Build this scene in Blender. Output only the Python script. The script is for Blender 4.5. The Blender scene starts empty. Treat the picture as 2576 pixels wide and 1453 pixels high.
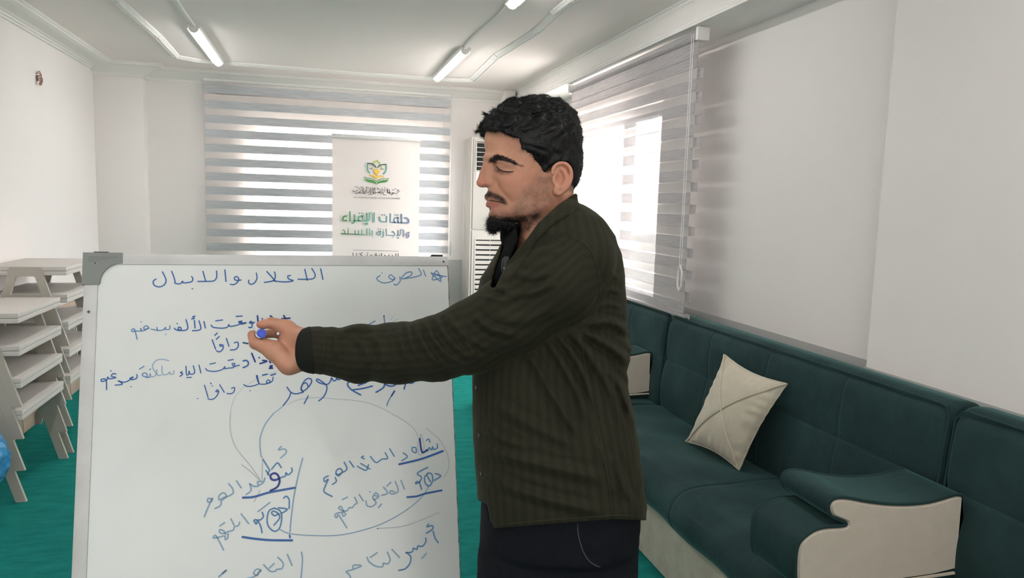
import bpy, bmesh, math, random
import numpy as np
from mathutils import Vector, Matrix
random.seed(7); np.random.seed(7)
SC = bpy.context.scene
COL = SC.collection
PI = math.pi

# ------------------------------------------------------------------ camera
FPX, CX, CY = 1851.7, 1288.0, 726.5
YAW, PITCH, ROLL = .26125, -.113818, .029288
CAM = Vector((0, 0, 1.5))
fwd = Vector((math.sin(YAW)*math.cos(PITCH), math.cos(YAW)*math.cos(PITCH), math.sin(PITCH)))
rt0 = Vector((math.cos(YAW), -math.sin(YAW), 0))
up0 = rt0.cross(fwd)
RT = rt0*math.cos(ROLL) + up0*math.sin(ROLL)
UP = up0*math.cos(ROLL) - rt0*math.sin(ROLL)
cam = bpy.data.cameras.new('camera')
cam.sensor_width = 36; cam.lens = FPX/2576*36; cam.clip_start = .05
camo = bpy.data.objects.new('camera', cam); COL.objects.link(camo)
M = Matrix((RT, UP, -fwd)).transposed().to_4x4(); M.translation = CAM
camo.matrix_world = M
SC.camera = camo

# ------------------------------------------------------------------ colour management, world, fill light
SC.view_settings.view_transform = 'Standard'
SC.view_settings.look = 'None'
SC.view_settings.gamma = 1
SC.view_settings.use_curve_mapping = False
SC.view_settings.exposure = 0.24
W = bpy.data.worlds.new('sky'); SC.world = W; W.use_nodes = True
bg = W.node_tree.nodes['Background']
bg.inputs[0].default_value = (1.0, .975, .97, 1); bg.inputs[1].default_value = 30.0
LAMP_E = 28.0

def area(name, loc, rot, sx, sy, power, color):
    l = bpy.data.lights.new(name, 'AREA'); l.shape = 'RECTANGLE'; l.size = sx; l.size_y = sy
    l.energy = power; l.color = color
    o = bpy.data.objects.new(name, l); o.location = loc; o.rotation_euler = rot; COL.objects.link(o); return o
# area light added behind the camera to brighten board, man and ceiling
area('fill_rear', (-.2, -1.9, 1.45), (math.radians(122), 0, 0), 3.0, 1.8, 43, (1, .985, .96))

# ------------------------------------------------------------------ helpers
def s2l(c):
    return tuple(((x/255)/12.92 if x/255 <= .04045 else ((x/255+.055)/1.055)**2.4) for x in c)+(1,)

def ray(px, py):
    return fwd + RT*((px-CX)/FPX) - UP*((py-CY)/FPX)

def mat(name, col, rough=.6, spec=.4, metal=0, **kw):
    """procedural principled material; col is an sRGB 0-255 triple"""
    m = bpy.data.materials.new(name); m.use_nodes = True
    nt = m.node_tree; b = nt.nodes['Principled BSDF']
    b.inputs['Base Color'].default_value = s2l(col)
    b.inputs['Roughness'].default_value = rough
    b.inputs['Specular IOR Level'].default_value = spec
    b.inputs['Metallic'].default_value = metal
    if kw.get('sheen'):
        b.inputs['Sheen Weight'].default_value = kw['sheen']
        b.inputs['Sheen Roughness'].default_value = kw.get('sheen_rough', .4)
        b.inputs['Sheen Tint'].default_value = s2l(kw.get('sheen_tint', (255, 255, 255)))
    if kw.get('trans'):
        b.inputs['Transmission Weight'].default_value = kw['trans']
    if kw.get('sss'):
        b.inputs['Subsurface Weight'].default_value = kw['sss']
        b.inputs['Subsurface Radius'].default_value = (.012, .005, .003)
        b.inputs['Subsurface Scale'].default_value = .5
    if 'var' in kw:      # second colour mixed in by noise: (colour, scale, strength, stretch xyz)
        c2, sc, st, stretch = kw['var']
        tc = nt.nodes.new('ShaderNodeTexCoord'); mp = nt.nodes.new('ShaderNodeMapping')
        mp.inputs['Scale'].default_value = stretch
        nz = nt.nodes.new('ShaderNodeTexNoise'); nz.inputs['Scale'].default_value = sc
        nz.inputs['Detail'].default_value = kw.get('detail', 5); nz.inputs['Roughness'].default_value = .6
        rp = nt.nodes.new('ShaderNodeValToRGB')
        rp.color_ramp.elements[0].position = .5-.5*st; rp.color_ramp.elements[1].position = .5+.5*st
        rp.color_ramp.elements[0].color = s2l(col); rp.color_ramp.elements[1].color = s2l(c2)
        nt.links.new(tc.outputs['Object'], mp.inputs[0]); nt.links.new(mp.outputs[0], nz.inputs['Vector'])
        nt.links.new(nz.outputs[0], rp.inputs[0]); nt.links.new(rp.outputs[0], b.inputs['Base Color'])
    if 'bump' in kw:     # (scale, strength, distance)
        sc, st, di = kw['bump']
        tc = nt.nodes.new('ShaderNodeTexCoord')
        nz = nt.nodes.new('ShaderNodeTexNoise'); nz.inputs['Scale'].default_value = sc
        nz.inputs['Detail'].default_value = 4
        bp = nt.nodes.new('ShaderNodeBump'); bp.inputs['Strength'].default_value = st
        bp.inputs['Distance'].default_value = di
        nt.links.new(tc.outputs['Object'], nz.inputs['Vector'])
        nt.links.new(nz.outputs[0], bp.inputs['Height']); nt.links.new(bp.outputs[0], b.inputs['Normal'])
    return m

def link(name, me, m=None, parent=None, smooth=False, loc=None):
    o = bpy.data.objects.new(name, me); COL.objects.link(o)
    if m is not None and not me.materials: me.materials.append(m)
    if smooth: me.polygons.foreach_set('use_smooth', [True]*len(me.polygons))
    if loc: o.location = loc
    if parent:
        o.parent = parent
    return o

def mesh(name, v, f):
    me = bpy.data.meshes.new(name); me.from_pydata([tuple(p) for p in v], [], [tuple(q) for q in f]); me.update(); return me

class MB:
    def __init__(s): s.v = []; s.f = []
    def add(s, v, f):
        n = len(s.v); s.v += [tuple(p) for p in v]; s.f += [tuple(i+n for i in q) for q in f]
    def box(s, x0, x1, y0, y1, z0, z1, b=0):
        if b <= 0:
            v = [(x, y, z) for x in (x0, x1) for y in (y0, y1) for z in (z0, z1)]
            s.add(v, [(0,1,3,2),(4,6,7,5),(0,4,5,1),(2,3,7,6),(0,2,6,4),(1,5,7,3)]); return
        bm = bmesh.new(); bmesh.ops.create_cube(bm, size=1)
        for v in bm.verts:
            v.co = Vector(((x0+x1)/2+v.co.x*(x1-x0), (y0+y1)/2+v.co.y*(y1-y0), (z0+z1)/2+v.co.z*(z1-z0)))
        bmesh.ops.bevel(bm, geom=bm.edges[:], offset=b, segments=2, affect='EDGES', profile=.6)
        bm.verts.index_update(); s.add([v.co for v in bm.verts], [[v.index for v in f.verts] for f in bm.faces]); bm.free()
    def prism(s, pts, axis, a, b):
        """pts 2-D outline extruded along axis ('x','y','z') from a to b"""
        def P(p, t):
            return {'x': (t, p[0], p[1]), 'y': (p[0], t, p[1]), 'z': (p[0], p[1], t)}[axis]
        n = len(pts); v = [P(p, a) for p in pts]+[P(p, b) for p in pts]
        s.add(v, [tuple(range(n))[::-1], tuple(range(n, 2*n))]+[(i, (i+1) % n, n+(i+1) % n, n+i) for i in range(n)])
    def tube(s, pts, r, n=8, closed=False):
        pts = [Vector(p) for p in pts]; N = len(pts); rings = []
        rr = r if hasattr(r, '__len__') else [r]*N
        prev = None
        for i, p in enumerate(pts):
            t = (pts[(i+1) % N]-pts[i-1]) if closed else (pts[min(i+1, N-1)]-pts[max(i-1, 0)])
            if t.length < 1e-9: t = Vector((0, 0, 1))
            t.normalize()
            a = prev if prev else (Vector((0, 0, 1)) if abs(t.z) < .9 else Vector((1, 0, 0)))
            u = (a-t*a.dot(t)); u = u.normalized() if u.length > 1e-6 else t.orthogonal().normalized()
            prev = u; w = t.cross(u)
            rings.append([p+(u*math.cos(2*PI*k/n)+w*math.sin(2*PI*k/n))*rr[i] for k in range(n)])
        v = [q for rg in rings for q in rg]; f = []
        for i in range(N if closed else N-1):
            j = (i+1) % N
            f += [(i*n+k, i*n+(k+1) % n, j*n+(k+1) % n, j*n+k) for k in range(n)]
        if not closed: f += [tuple(range(n))[::-1], tuple(range((N-1)*n, N*n))]
        s.add(v, f)
    def build(s, name, m, parent=None, smooth=False):
        me = mesh(name, s.v, s.f)
        bm = bmesh.new(); bm.from_mesh(me); bmesh.ops.recalc_face_normals(bm, faces=bm.faces[:]); bm.to_mesh(me); bm.free()
        o = link(name, me, m, parent, smooth)
        if smooth:
            try: me.set_sharp_from_angle(angle=math.radians(38))
            except Exception: pass
        return o

def B(name, m, x0, x1, y0, y1, z0, z1, b=0, parent=None):
    k = MB(); k.box(x0, x1, y0, y1, z0, z1, b); return k.build(name, m, parent, smooth=b > 0)

def thing(name, label, cat, loc=(0, 0, 0), rot=(0, 0, 0), group=None):
    o = bpy.data.objects.new(name, None); COL.objects.link(o); o.empty_display_size = .05
    o.location = loc; o.rotation_euler = rot
    o['label'] = label; o['category'] = cat
    if group: o['group'] = group
    return o

def tag(o, label, cat, group=None):
    o['label'] = label; o['category'] = cat
    if group: o['group'] = group
    return o

def struct(o): o['kind'] = 'structure'; return o

def adopt(root, parts):
    """parts built in world coordinates become children of an Empty placed at the thing's base"""
    mw = Matrix.Translation(root.location) @ root.rotation_euler.to_matrix().to_4x4()
    for p in parts:
        p.parent = root; p.matrix_parent_inverse = mw.inverted()

def catmull(P, k=6, closed=False):
    P = [np.array(p, float) for p in P]; n = len(P)
    if n < 3 and not closed: return P
    out = []
    for i in range(n if closed else n-1):
        if closed: a, b, c, d = P[i-1], P[i], P[(i+1) % n], P[(i+2) % n]
        else: a, b, c, d = P[max(i-1, 0)], P[i], P[i+1], P[min(i+2, n-1)]
        for j in range(k):
            t = j/k
            out.append(.5*((2*b)+(-a+c)*t+(2*a-5*b+4*c-d)*t*t+(-a+3*b-3*c+d)*t**3))
    if not closed: out.append(P[-1])
    return out

# ------------------------------------------------------------------ materials
def add_voronoi_dirt(m):
    pass
M_wall = mat('wall_paint', (238, 233, 230), .7, .25, var=((232, 227, 224), 1.3, .6, (1, 1, 1)), bump=(90, .06, .002))
M_dado = mat('dado_paint', (186, 186, 184), .5, .4, bump=(90, .06, .002))
M_band = mat('upper_band_paint', (196, 191, 186), .7, .25, bump=(90, .05, .002))
M_ceil = mat('ceiling_paint', (245, 236, 232), .8, .2, var=((241, 232, 228), .8, .5, (1, 1, 1)))
M_trim = mat('plaster_trim', (236, 233, 229), .6, .3)
M_floor = mat('teal_carpet', (8, 100, 96), .95, .1, var=((30, 134, 126), 7, .5, (1, 3.2, 1)), detail=9, bump=(260, .6, .01),
              sheen=.3, sheen_tint=(60, 190, 180))
M_white = mat('white_lacquer', (180, 176, 169), .35, .5)
M_plastic = mat('white_plastic', (236, 234, 230), .4, .5)
M_dark = mat('dark_void', (18, 20, 22), .7, .3)
M_black = mat('black_plastic', (16, 17, 20), .45, .5)
M_alu = mat('aluminium', (208, 209, 208), .45, .5, .15, var=((188, 188, 187), 9, .5, (1, 1, 6)))
M_grey = mat('grey_plastic', (128, 133, 130), .5, .45, bump=(120, .1, .002))
M_steel = mat('steel_screw', (170, 170, 168), .35, .5, .9)
M_board = mat('whiteboard_enamel', (228, 230, 229), .22, .5, var=((218, 223, 222), 2.6, .5, (1, 1, 1)))
M_velvet = mat('green_velvet', (25, 46, 47), .85, .2, var=((42, 66, 66), 5, .55, (1, 1, 1)), detail=7, bump=(60, .12, .01),
               sheen=.55, sheen_rough=.35, sheen_tint=(110, 165, 160))
M_beige = mat('beige_chenille', (208, 198, 183), .9, .15, var=((200, 190, 175), 26, .6, (1, 1, 1)), bump=(240, .3, .004), sheen=.25)
M_basefab = mat('base_chenille', (206, 200, 182), .9, .15, var=((178, 172, 155), 14, .5, (1, 1, 1)), bump=(180, .3, .004), sheen=.2)
M_pillow = mat('pillow_velvet', (204, 196, 178), .85, .2, var=((190, 181, 163), 12, .5, (1, 1, 1)), bump=(70, .2, .004), sheen=.35)
M_table = mat('table_laminate', (212, 206, 201), .5, .35, bump=(60, .05, .001))
M_tableedge = mat('table_frame_paint', (186, 181, 171), .5, .35)
M_stone = mat('beige_stone', (196, 176, 160), .5, .4, var=((182, 160, 142), 8, .5, (1, 1, 1)))
M_bluebag = mat('blue_plastic_film', (18, 108, 178), .25, .5, var=((92, 172, 220), 9, .35, (1, 1, 1)), bump=(14, .8, .02))

# ------------------------------------------------------------------ room shell
XL, XR, YB, YF, ZC = -1.775, 2.02, 7.03, -2.2, 2.56
k = MB(); k.box(XL-.3, XR+.3, YF-.1, YB+.4, -.1, 0); struct(k.build('floor', M_floor))
M_ground = mat('street_paving', (208, 205, 200), .9, .2, var=((192, 189, 184), 2, .5, (1, 1, 1)))
k = MB()
for x0, x1, y0, y1 in ((-40, XL-.32, -30, 45), (XR+.32, 40, -30, 45), (XL-.32, XR+.32, YB+.42, 45)): k.box(x0, x1, y0, y1, -.35, -.2)
struct(k.build('ground', M_ground))
struct(B('ceiling', M_ceil, XL-.3, XR+.3, YF-.1, YB+.4, ZC, ZC+.1))
wl = struct(B('wall_left', M_wall, XL-.2, XL, YF, YB+.2, .0, ZC))
# rear: side walls run past the camera; rear wall
struct(B('wall_rear', M_wall, XL-.3, XR+.3, YF-.2, YF, 0, ZC))
# back wall with a window opening
WBx0, WBx1, WBz0, WBz1 = -.62, 1.15, .86, 2.20
k = MB(); k.box(XL, WBx0, YB, YB+.24, 0, ZC); k.box(WBx1, XR+.2, YB, YB+.24, 0, ZC)
k.box(WBx0, WBx1, YB, YB+.24, 0, WBz0); k.box(WBx0, WBx1, YB, YB+.24, WBz1, ZC)
wb = struct(k.build('wall_back', M_wall))
# right wall with a window opening
WRy0, WRy1, WRz0, WRz1 = 4.16, 5.74, .86, 2.17
k = MB(); k.box(XR, XR+.24, YF, WRy0, 0, ZC); k.box(XR, XR+.24, WRy1, YB+.1, 0, ZC)
k.box(XR, XR+.24, WRy0, WRy1, 0, WRz0); k.box(XR, XR+.24, WRy0, WRy1, WRz1, ZC)
wr = struct(k.build('wall_right', M_wall))
# pillar on the near right, flush face 9.5 cm proud
XP = 1.925
struct(B('trim_1', M_wall, XP, XR+.02, YF, 2.20, 0, ZC))
# grey dado paint (thin paint coats with a real edge)
ZD = .955
for nm, a in (('trim_2', (XR-.003, XR+.001, 2.20, WRy0-.02, 0, ZD)), ('trim_3', (XP-.003, XP+.001, YF, 2.203, 0, ZD)),
              ('trim_4', (1.15, XR, YB-.003, YB+.001, 0, ZD)), ('trim_5', (XR-.003, XR+.001, WRy0-.02, YB, 0, .84)),
              ('trim_6', (-1.33, 1.15, YB-.003, YB+.001, 0, .84))):
    struct(B(nm, M_dado, *a))
# slightly darker plaster band under the cornice of the right wall
False and struct(B('trim_7', M_band, XR-.006, XR+.001, 2.20, YB, 2.378, ZC))
# corner column, back left; and small one back right
XCc = -1.40
struct(B('trim_8', M_wall, XL-.01, XCc, 6.88, YB+.02, 0, ZC, .004))

# cornice: stepped plaster profile swept along a path on the ceiling line
def cornice(name, path, w, t, side=1):
    prof = [(0, 0), (w, 0), (w, .010), (w-.012, .014), (w-.016, .022), (w-.03, .026), (w-.05, .030), (.06, t-.030),
            (.045, t-.024), (.034, t-.022), (.030, t-.012), (.018, t-.012), (.014, t), (0, t)]
    pts = [Vector((p[0], p[1])) for p in path]; N = len(pts); rings = []
    for i, p in enumerate(pts):
        d0 = (p-pts[i-1]).normalized() if i > 0 else (pts[1]-p).normalized()
        d1 = (pts[i+1]-p).normalized() if i < N-1 else d0
        n0 = Vector((-d0.y, d0.x))*side; n1 = Vector((-d1.y, d1.x))*side
        b = (n0+n1); b = b/max(b.dot(n0), .2)
        rings.append([(p.x+b.x*a, p.y+b.y*a, ZC-z) for a, z in prof])
    n = len(prof); k = MB()
    v = [q for r in rings for q in r]
    f = [(i*n+j, i*n+(j+1) % n, (i+1)*n+(j+1) % n, (i+1)*n+j) for i in range(N-1) for j in range(n)]
    k.add(v, f+[tuple(range(n)), tuple(range((N-1)*n, N*n))])
    return struct(k.build(name, M_trim))
cornice('trim_9', [(XL, YF), (XL, 6.88)], .185, .062, -1)
cornice('trim_13', [(XL, 6.88), (XCc, 6.88), (XCc, YB), (1.80, YB)], .185, .098, -1)
# curtain box along the right wall: a slightly raked plaster face with mouldings, open soffit behind it
def rake(t, o=0):
    x = 1.832+(1.775-1.832)*t-o; return (x, ZC-.173*t)
pf = [(XR, ZC), (1.80, ZC), (1.800, ZC-.008), (1.812, ZC-.012), (1.812, ZC-.020), rake(.16, .004), rake(.18), rake(.22), rake(.24, .004), rake(.28, .002), rake(.62), rake(.70), rake(.72, .005), rake(.76, .005), rake(.78), rake(.82, .001), rake(.84, .008), rake(.89, .008),
      rake(.91, .003), rake(.94, .003), rake(.95, .010), rake(1, .010), (XR, ZC-.175)]
k = MB(); k.prism(pf, 'y', YF, YB); struct(k.build('trim_10', M_trim))
struct(B('trim_11', M_trim, 1.70, 1.80, 6.80, YB, ZC-.10, ZC-.002, .006))

# moulding ring on the ceiling
def moulding(path, w=.062, h=.022):
    P = catmull(path, 5); P = [Vector((p[0], p[1])) for p in P]; N = len(P); k = MB(); rings = []
    prof = [(-w/2, 0), (-w/2, .008), (-w/2+.008, .012), (-w/2+.014, h*.7), (-.006, h), (.006, h*.75), (.012, h), (w/2-.008, h*.6), (w/2, .006), (w/2, 0)]
    for i, p in enumerate(P):
        d = (P[min(i+1, N-1)]-P[max(i-1, 0)]).normalized(); nn = Vector((-d.y, d.x))
        rings.append([(p.x+nn.x*a, p.y+nn.y*a, ZC-z) for a, z in prof])
    n = len(prof)
    k.add([q for r in rings for q in r], [(i*n+j, i*n+(j+1) % n, (i+1)*n+(j+1) % n, (i+1)*n+j) for i in range(N-1) for j in range(n)])
    return k
def straight(*P):
    out = []
    for a, b in zip(P[:-1], P[1:]):
        out += [(a[0]+(b[0]-a[0])*t, a[1]+(b[1]-a[1])*t) for t in (0, .03, .97)]
    return out+[P[-1]]
k = moulding(straight((-1.05, -1.6), (-1.06, 4.65), (-1.03, 5.55), (-1.04, 6.27), (-.885, 6.39), (.34, 6.46), (1.17, 6.42),
                      (1.30, 6.36), (1.255, 5.30), (1.30, 4.45), (1.27, 3.74), (1.28, -1.6)))
struct(k.build('trim_12', M_trim, None, True))

# windows: white frames and panes
M_glass = bpy.data.materials.new('window_glass'); M_glass.use_nodes = True
nt = M_glass.node_tree; nt.nodes.clear()
o_ = nt.nodes.new('ShaderNodeOutputMaterial'); mx = nt.nodes.new('ShaderNodeMixShader'); tr = nt.nodes.new('ShaderNodeBsdfTransparent')
gl = nt.nodes.new('ShaderNodeBsdfGlossy'); gl.inputs['Roughness'].default_value = .02; mx.inputs[0].default_value = .07
tr.inputs[0].default_value = (.97, .98, .98, 1)
nt.links.new(tr.outputs[0], mx.inputs[1]); nt.links.new(gl.outputs[0], mx.inputs[2]); nt.links.new(mx.outputs[0], o_.inputs[0])
M_frame = mat('window_pvc', (236, 230, 227), .35, .5)

def window(name, axis, a0, a1, z0, z1, depth, mullions, fw=.075):
    """axis 'x': window in a wall of constant y (a is x); axis 'y': wall of constant x (a is y)"""
    def bx(k, p0, p1, q0, q1, d0, d1):
        if axis == 'x': k.box(p0, p1, d0, d1, q0, q1, .006)
        else: k.box(d0, d1, p0, p1, q0, q1, .006)
    k = MB()
    bx(k, a0, a0+fw, z0, z1, depth, depth+.06); bx(k, a1-fw, a1, z0, z1, depth, depth+.06)
    bx(k, a0+fw, a1-fw, z0, z0+fw, depth, depth+.06); bx(k, a0+fw, a1-fw, z1-fw, z1, depth, depth+.06)
    root = struct(k.build(name, M_frame, None, True))
    edges = [a0+fw]+[m for m in mullions]+[a1-fw]
    for m in mullions:
        q = MB(); bx(q, m-.04, m+.04, z0+fw, z1-fw, depth, depth+.06); q.build('mullion', M_frame, root, True)
    for e0, e1 in zip(edges[:-1], edges[1:]):
        q = MB(); bx(q, e0, e1, z0+fw-.01, z1-fw+.01, depth+.025, depth+.035); q.build('pane', M_glass, root)
    q = MB(); bx(q, a0-.03, a1+.03, z0-.03, z0, depth-.10, depth+.02); q.build('window_sill', M_frame, root, True)
    return root
window('window_1', 'x', WBx0, WBx1, WBz0, WBz1, YB+.10, [.14], .085)
window('window_2', 'y', WRy0, WRy1, WRz0, WRz1, XR+.10, [4.93], .07)

# ------------------------------------------------------------------ zebra roller blinds
def fabric(name, col, col2, transl, transp, streak=60):
    m = bpy.data.materials.new(name); m.use_nodes = True; nt = m.node_tree; nt.nodes.clear()
    N = nt.nodes.new; L = nt.links.new
    out = N('ShaderNodeOutputMaterial'); tc = N('ShaderNodeTexCoord'); mp = N('ShaderNodeMapping'); mp.inputs['Scale'].default_value = (1.6, 1.6, streak)
    nz = N('ShaderNodeTexNoise'); nz.inputs['Scale'].default_value = 3.2; nz.inputs['Detail'].default_value = 7; nz.inputs['Roughness'].default_value = .7
    rp = N('ShaderNodeValToRGB'); rp.color_ramp.elements[0].position = .36; rp.color_ramp.elements[1].position = .64
    rp.color_ramp.elements[0].color = s2l(col); rp.color_ramp.elements[1].color = s2l(col2)
    L(tc.outputs['Object'], mp.inputs[0]); L(mp.outputs[0], nz.inputs['Vector']); L(nz.outputs[0], rp.inputs[0])
    di = N('ShaderNodeBsdfDiffuse'); tl = N('ShaderNodeBsdfTranslucent'); L(rp.outputs[0], di.inputs[0]); L(rp.outputs[0], tl.inputs[0])
    m1 = N('ShaderNodeMixShader'); m1.inputs[0].default_value = transl; L(di.outputs[0], m1.inputs[1]); L(tl.outputs[0], m1.inputs[2])
    tp = N('ShaderNodeBsdfTransparent'); m2 = N('ShaderNodeMixShader'); m2.inputs[0].default_value = transp
    L(m1.outputs[0], m2.inputs[1]); L(tp.outputs[0], m2.inputs[2]); L(m2.outputs[0], out.inputs[0])
    return m
M_band_b = fabric('blind_band', (176, 181, 185), (211, 212, 215), .02, .0)
M_sheer = fabric('blind_sheer', (240, 233, 230), (246, 240, 237), .10, .32, 4)
M_band_r = fabric('blind_band_light', (190, 186, 188), (220, 217, 218), .36, .28)
M_sheer_r = fabric('blind_sheer_light', (236, 230, 228), (244, 240, 237), .5, .62, 4)

def copyobj(src, parent, loc):
    c = src.copy(); COL.objects.link(c); c.parent = parent; c.location = loc; return c

PITCHZ, HB = .1232, .069
def strip(name, axis, a0, a1, h, m, parent, t=.0012):
    k = MB()
    if axis == 'x': k.box(a0, a1, -t, t, -h/2, h/2)
    else: k.box(-t, t, a0, a1, -h/2, h/2)
    return k.build(name, m, parent)
# back blind (opaque bands lined up, clear gaps)
bl = thing('zebra_blind', 'wide grey and white striped zebra roller blind over the back window', 'blind', (.139, 6.975, 2.47))
w = 1.078
o0 = strip('opaque_band', 'x', -w, w, HB, M_band_b, bl)
o0.location = (0, 0, .012-.06)
ztop = 2.322-2.47
s0 = strip('sheer_band', 'x', -w, w, PITCHZ-HB, M_sheer, bl); s0.location = (0, 0, ztop+(PITCHZ-HB)/2)
for i in range(13):
    copyobj(o0, bl, (0, 0, ztop-HB/2-i*PITCHZ)); copyobj(s0, bl, (0, 0, ztop-HB-(PITCHZ-HB)/2-i*PITCHZ))
zb = ztop-12*PITCHZ-PITCHZ
k = MB(); k.box(-w, w, -.012, .012, zb-.03, zb, .004); k.build('bottom_rail', M_plastic, bl, True)
k = MB(); k.tube([(-w, 0, .03), (w, 0, .03)], .022, 14); k.build('roller_tube', M_plastic, bl, True)
k = MB(); k.tube([(w+.012, -.03, .02), (w+.012, -.035, -.9), (w+.012, -.035, -1.43)], .0022, 5); ch = k.build('pull_chain', M_plastic, bl)
k = MB(); k.tube([(w+.012, -.04, -1.33), (w+.012, -.045, -1.36), (w+.012, -.045, -1.44), (w+.012, -.04, -1.47)], [.004, .012, .012, .004], 8); k.build('chain_weight', M_plastic, ch, True)
# right blind (bands offset: front bands and rear bands nearly close it)
br = thing('zebra_blind', 'light grey zebra roller blind, nearly closed, over the right window above the sofa', 'blind', (1.815, 4.28, 2.350))
w = .93; HR = .058
f0 = strip('opaque_band', 'y', -.915, w, HR, M_band_r, br)
b0 = strip('rear_band', 'y', -.945, w, .048, M_band_r, br)
ht = strip('top_band', 'y', -.925, w, .10, M_band_r, br); ht.location = (-.012, 0, -.05)
sh = strip('sheer_layer', 'y', -.915, w, 1.37, M_sheer_r, br, .0005); sh.location = (-.006, 0, -.70)
for i in range(12):
    z = -.125-i*.111
    if i == 0: f0.location = (-.010, 0, z); b0.location = (.012, 0, z-.0555)
    else: copyobj(f0, br, (-.010, 0, z)); copyobj(b0, br, (.012, 0, z-.0555))
k = MB(); k.tube([(-.01, -.925, -.004), (-.01, w+.01, -.004)], .024, 16); k.build('roller_tube', M_band_r, br, True)
k = MB()
k.box(-.035, .03, -.955, -.93, -.032, .032, .006); k.build('bracket', M_plastic, br, True)
k = MB(); k.box(-.035, .03, w+.012, w+.03, -.032, .032, .006); k.build('bracket', M_plastic, br, True)
k = MB(); k.box(-.010, .010, -.93, w, -1.397, -1.383, .003); k.build('bottom_rail', M_band_r, br, True)
k = MB(); k.tube([(-.035, -.895, 0), (-.037, -.90, -.6), (-.037, -.90, -1.14)], .0018, 5); k.tube([(-.035, -.915, 0), (-.037, -.92, -.6), (-.037, -.92, -1.14)], .0018, 5)
ch = k.build('pull_chain', M_plastic, br)
k = MB(); k.tube([(-.037, -.93, -1.16), (-.037, -.91, -1.13), (-.037, -.89, -1.16), (-.037, -.89, -1.23), (-.037, -.91, -1.26), (-.037, -.93, -1.23)], .005, 6, True)
k.build('chain_weight', M_glass if False else M_plastic, ch, True)

# ------------------------------------------------------------------ ceiling lights and conduit
M_tube = bpy.data.materials.new('lit_diffuser'); M_tube.use_nodes = True
b = M_tube.node_tree.nodes['Principled BSDF']; b.inputs['Base Color'].default_value = (.9, .9, .9, 1)
b.inputs['Emission Color'].default_value = (1, .985, .965, 1); b.inputs['Emission Strength'].default_value = LAMP_E
lamps = [(-.742, 5.11, 'ceiling batten light at the far left, switched on'), (.985, 5.10, 'ceiling batten light at the far right, switched on'),
         (.985, 2.63, 'ceiling batten light nearer the camera, only its end tip in view at the top edge'),
         (-.742, 2.63, 'ceiling batten light on the left row, just above the top edge of the photo'),
         (-.742, .15, 'ceiling batten light on the left row, above the camera'), (.985, .15, 'ceiling batten light on the right row, above the camera')]
proto = None
for i, (x, y, lab) in enumerate(lamps):
    if proto is None:
        root = thing('batten_light', lab, 'ceiling light', (x, y, ZC), group='batten lights on the ceiling')
        k = MB(); k.box(-.036, .036, .006, 1.224, -.020, 0, .004); k.box(-.0395, -.0335, .006, 1.224, -.030, -.002, .001); k.box(.0335, .0395, .006, 1.224, -.030, -.002, .001); k.build('housing', M_plastic, root, True)
        pf = [(.031*math.cos(a), -.018-.030*math.sin(a)) for a in [PI*t/10 for t in range(11)]]
        k = MB(); k.prism(pf, 'y', .012, 1.218); k.build('diffuser', M_tube, root, True)
        pf = [(.033*math.cos(a), -.014-.036*math.sin(a)) for a in [PI*t/10 for t in range(11)]]+[(-.033, 0), (.033, 0)]
        for y0, y1 in ((0, .012), (1.218, 1.23)):
            k = MB(); k.prism(pf, 'y', y0, y1); k.build('end_cap', M_plastic, root, True)
        proto = root
    else:
        root = proto.copy(); COL.objects.link(root); root.location = (x, y, ZC); root['label'] = lab
        for c_ in list(proto.children):
            d = c_.copy(); COL.objects.link(d); d.parent = root
def conduit(x, y0, y1, wob, lab):
    P = [(x+wob*math.sin(6*t), y0+(y1-y0)*t) for t in np.linspace(0, 1, 25)]
    k = MB(); rings = []
    for i, (a, b_) in enumerate(P):
        rings.append([(a-.013, b_, ZC), (a-.012, b_, ZC-.016), (a+.012, b_, ZC-.016), (a+.013, b_, ZC)])
    k.add([q for r in rings for q in r], [(i*4+j, i*4+(j+1) % 4, i*4+4+(j+1) % 4, i*4+4+j) for i in range(24) for j in range(4)]+[(0, 1, 2, 3), (99, 98, 97, 96)])
    return tag(k.build('cable_duct', M_trim), lab, 'cable duct', 'cable ducts between the ceiling lights')
conduit(-.742, 3.862, 5.108, .003, 'white cable duct running to the far left ceiling light')
conduit(.985, 3.862, 5.098, .011, 'white wavy cable duct running to the far right ceiling light')

# ------------------------------------------------------------------ standing air conditioner in the back corner
ac = thing('air_conditioner', 'white floor standing air conditioner in the back right corner, behind the man', 'air conditioner', (1.61, 6.6, 0))
x0, x1 = -.26, .26
k = MB(); k.box(x0, x1, .006, .34, .03, 2.10, .012); k.build('cabinet', M_white, ac, True)
k = MB(); k.box(x0+.01, x1-.01, 0, .33, 0, .035); k.build('plinth', M_black, ac)
def frame_panel(name, xa, xb, za, zb, t, m, y0, y1):
    k = MB(); k.box(xa, xa+t, y0, y1, za, zb); k.box(xb-t, xb, y0, y1, za, zb); k.box(xa+t, xb-t, y0, y1, za, za+t); k.box(xa+t, xb-t, y0, y1, zb-t, zb)
    return k.build(name, m, ac)
k = MB(); k.box(x0+.02, x1-.02, -.008, .01, 1.268, 2.085, .004); up_ = k.build('upper_panel', M_white, ac, True)
k = MB(); k.box(x0+.02, x1-.02, -.008, .01, .05, 1.255, .004); lo_ = k.build('lower_panel', M_white, ac, True)
k = MB(); k.box(-.215, .215, -.012, -.002, 1.80, 2.055); k.build('air_outlet', M_dark, ac)
frame_panel('outlet_frame', -.225, .225, 1.79, 2.065, .010, M_white, -.02, -.006)
for i in range(6):
    k = MB(); k.box(-.215, .215, -.024, -.010, 1.832+i*.042, 1.838+i*.042); k.build('louvre', M_white, ac)
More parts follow.
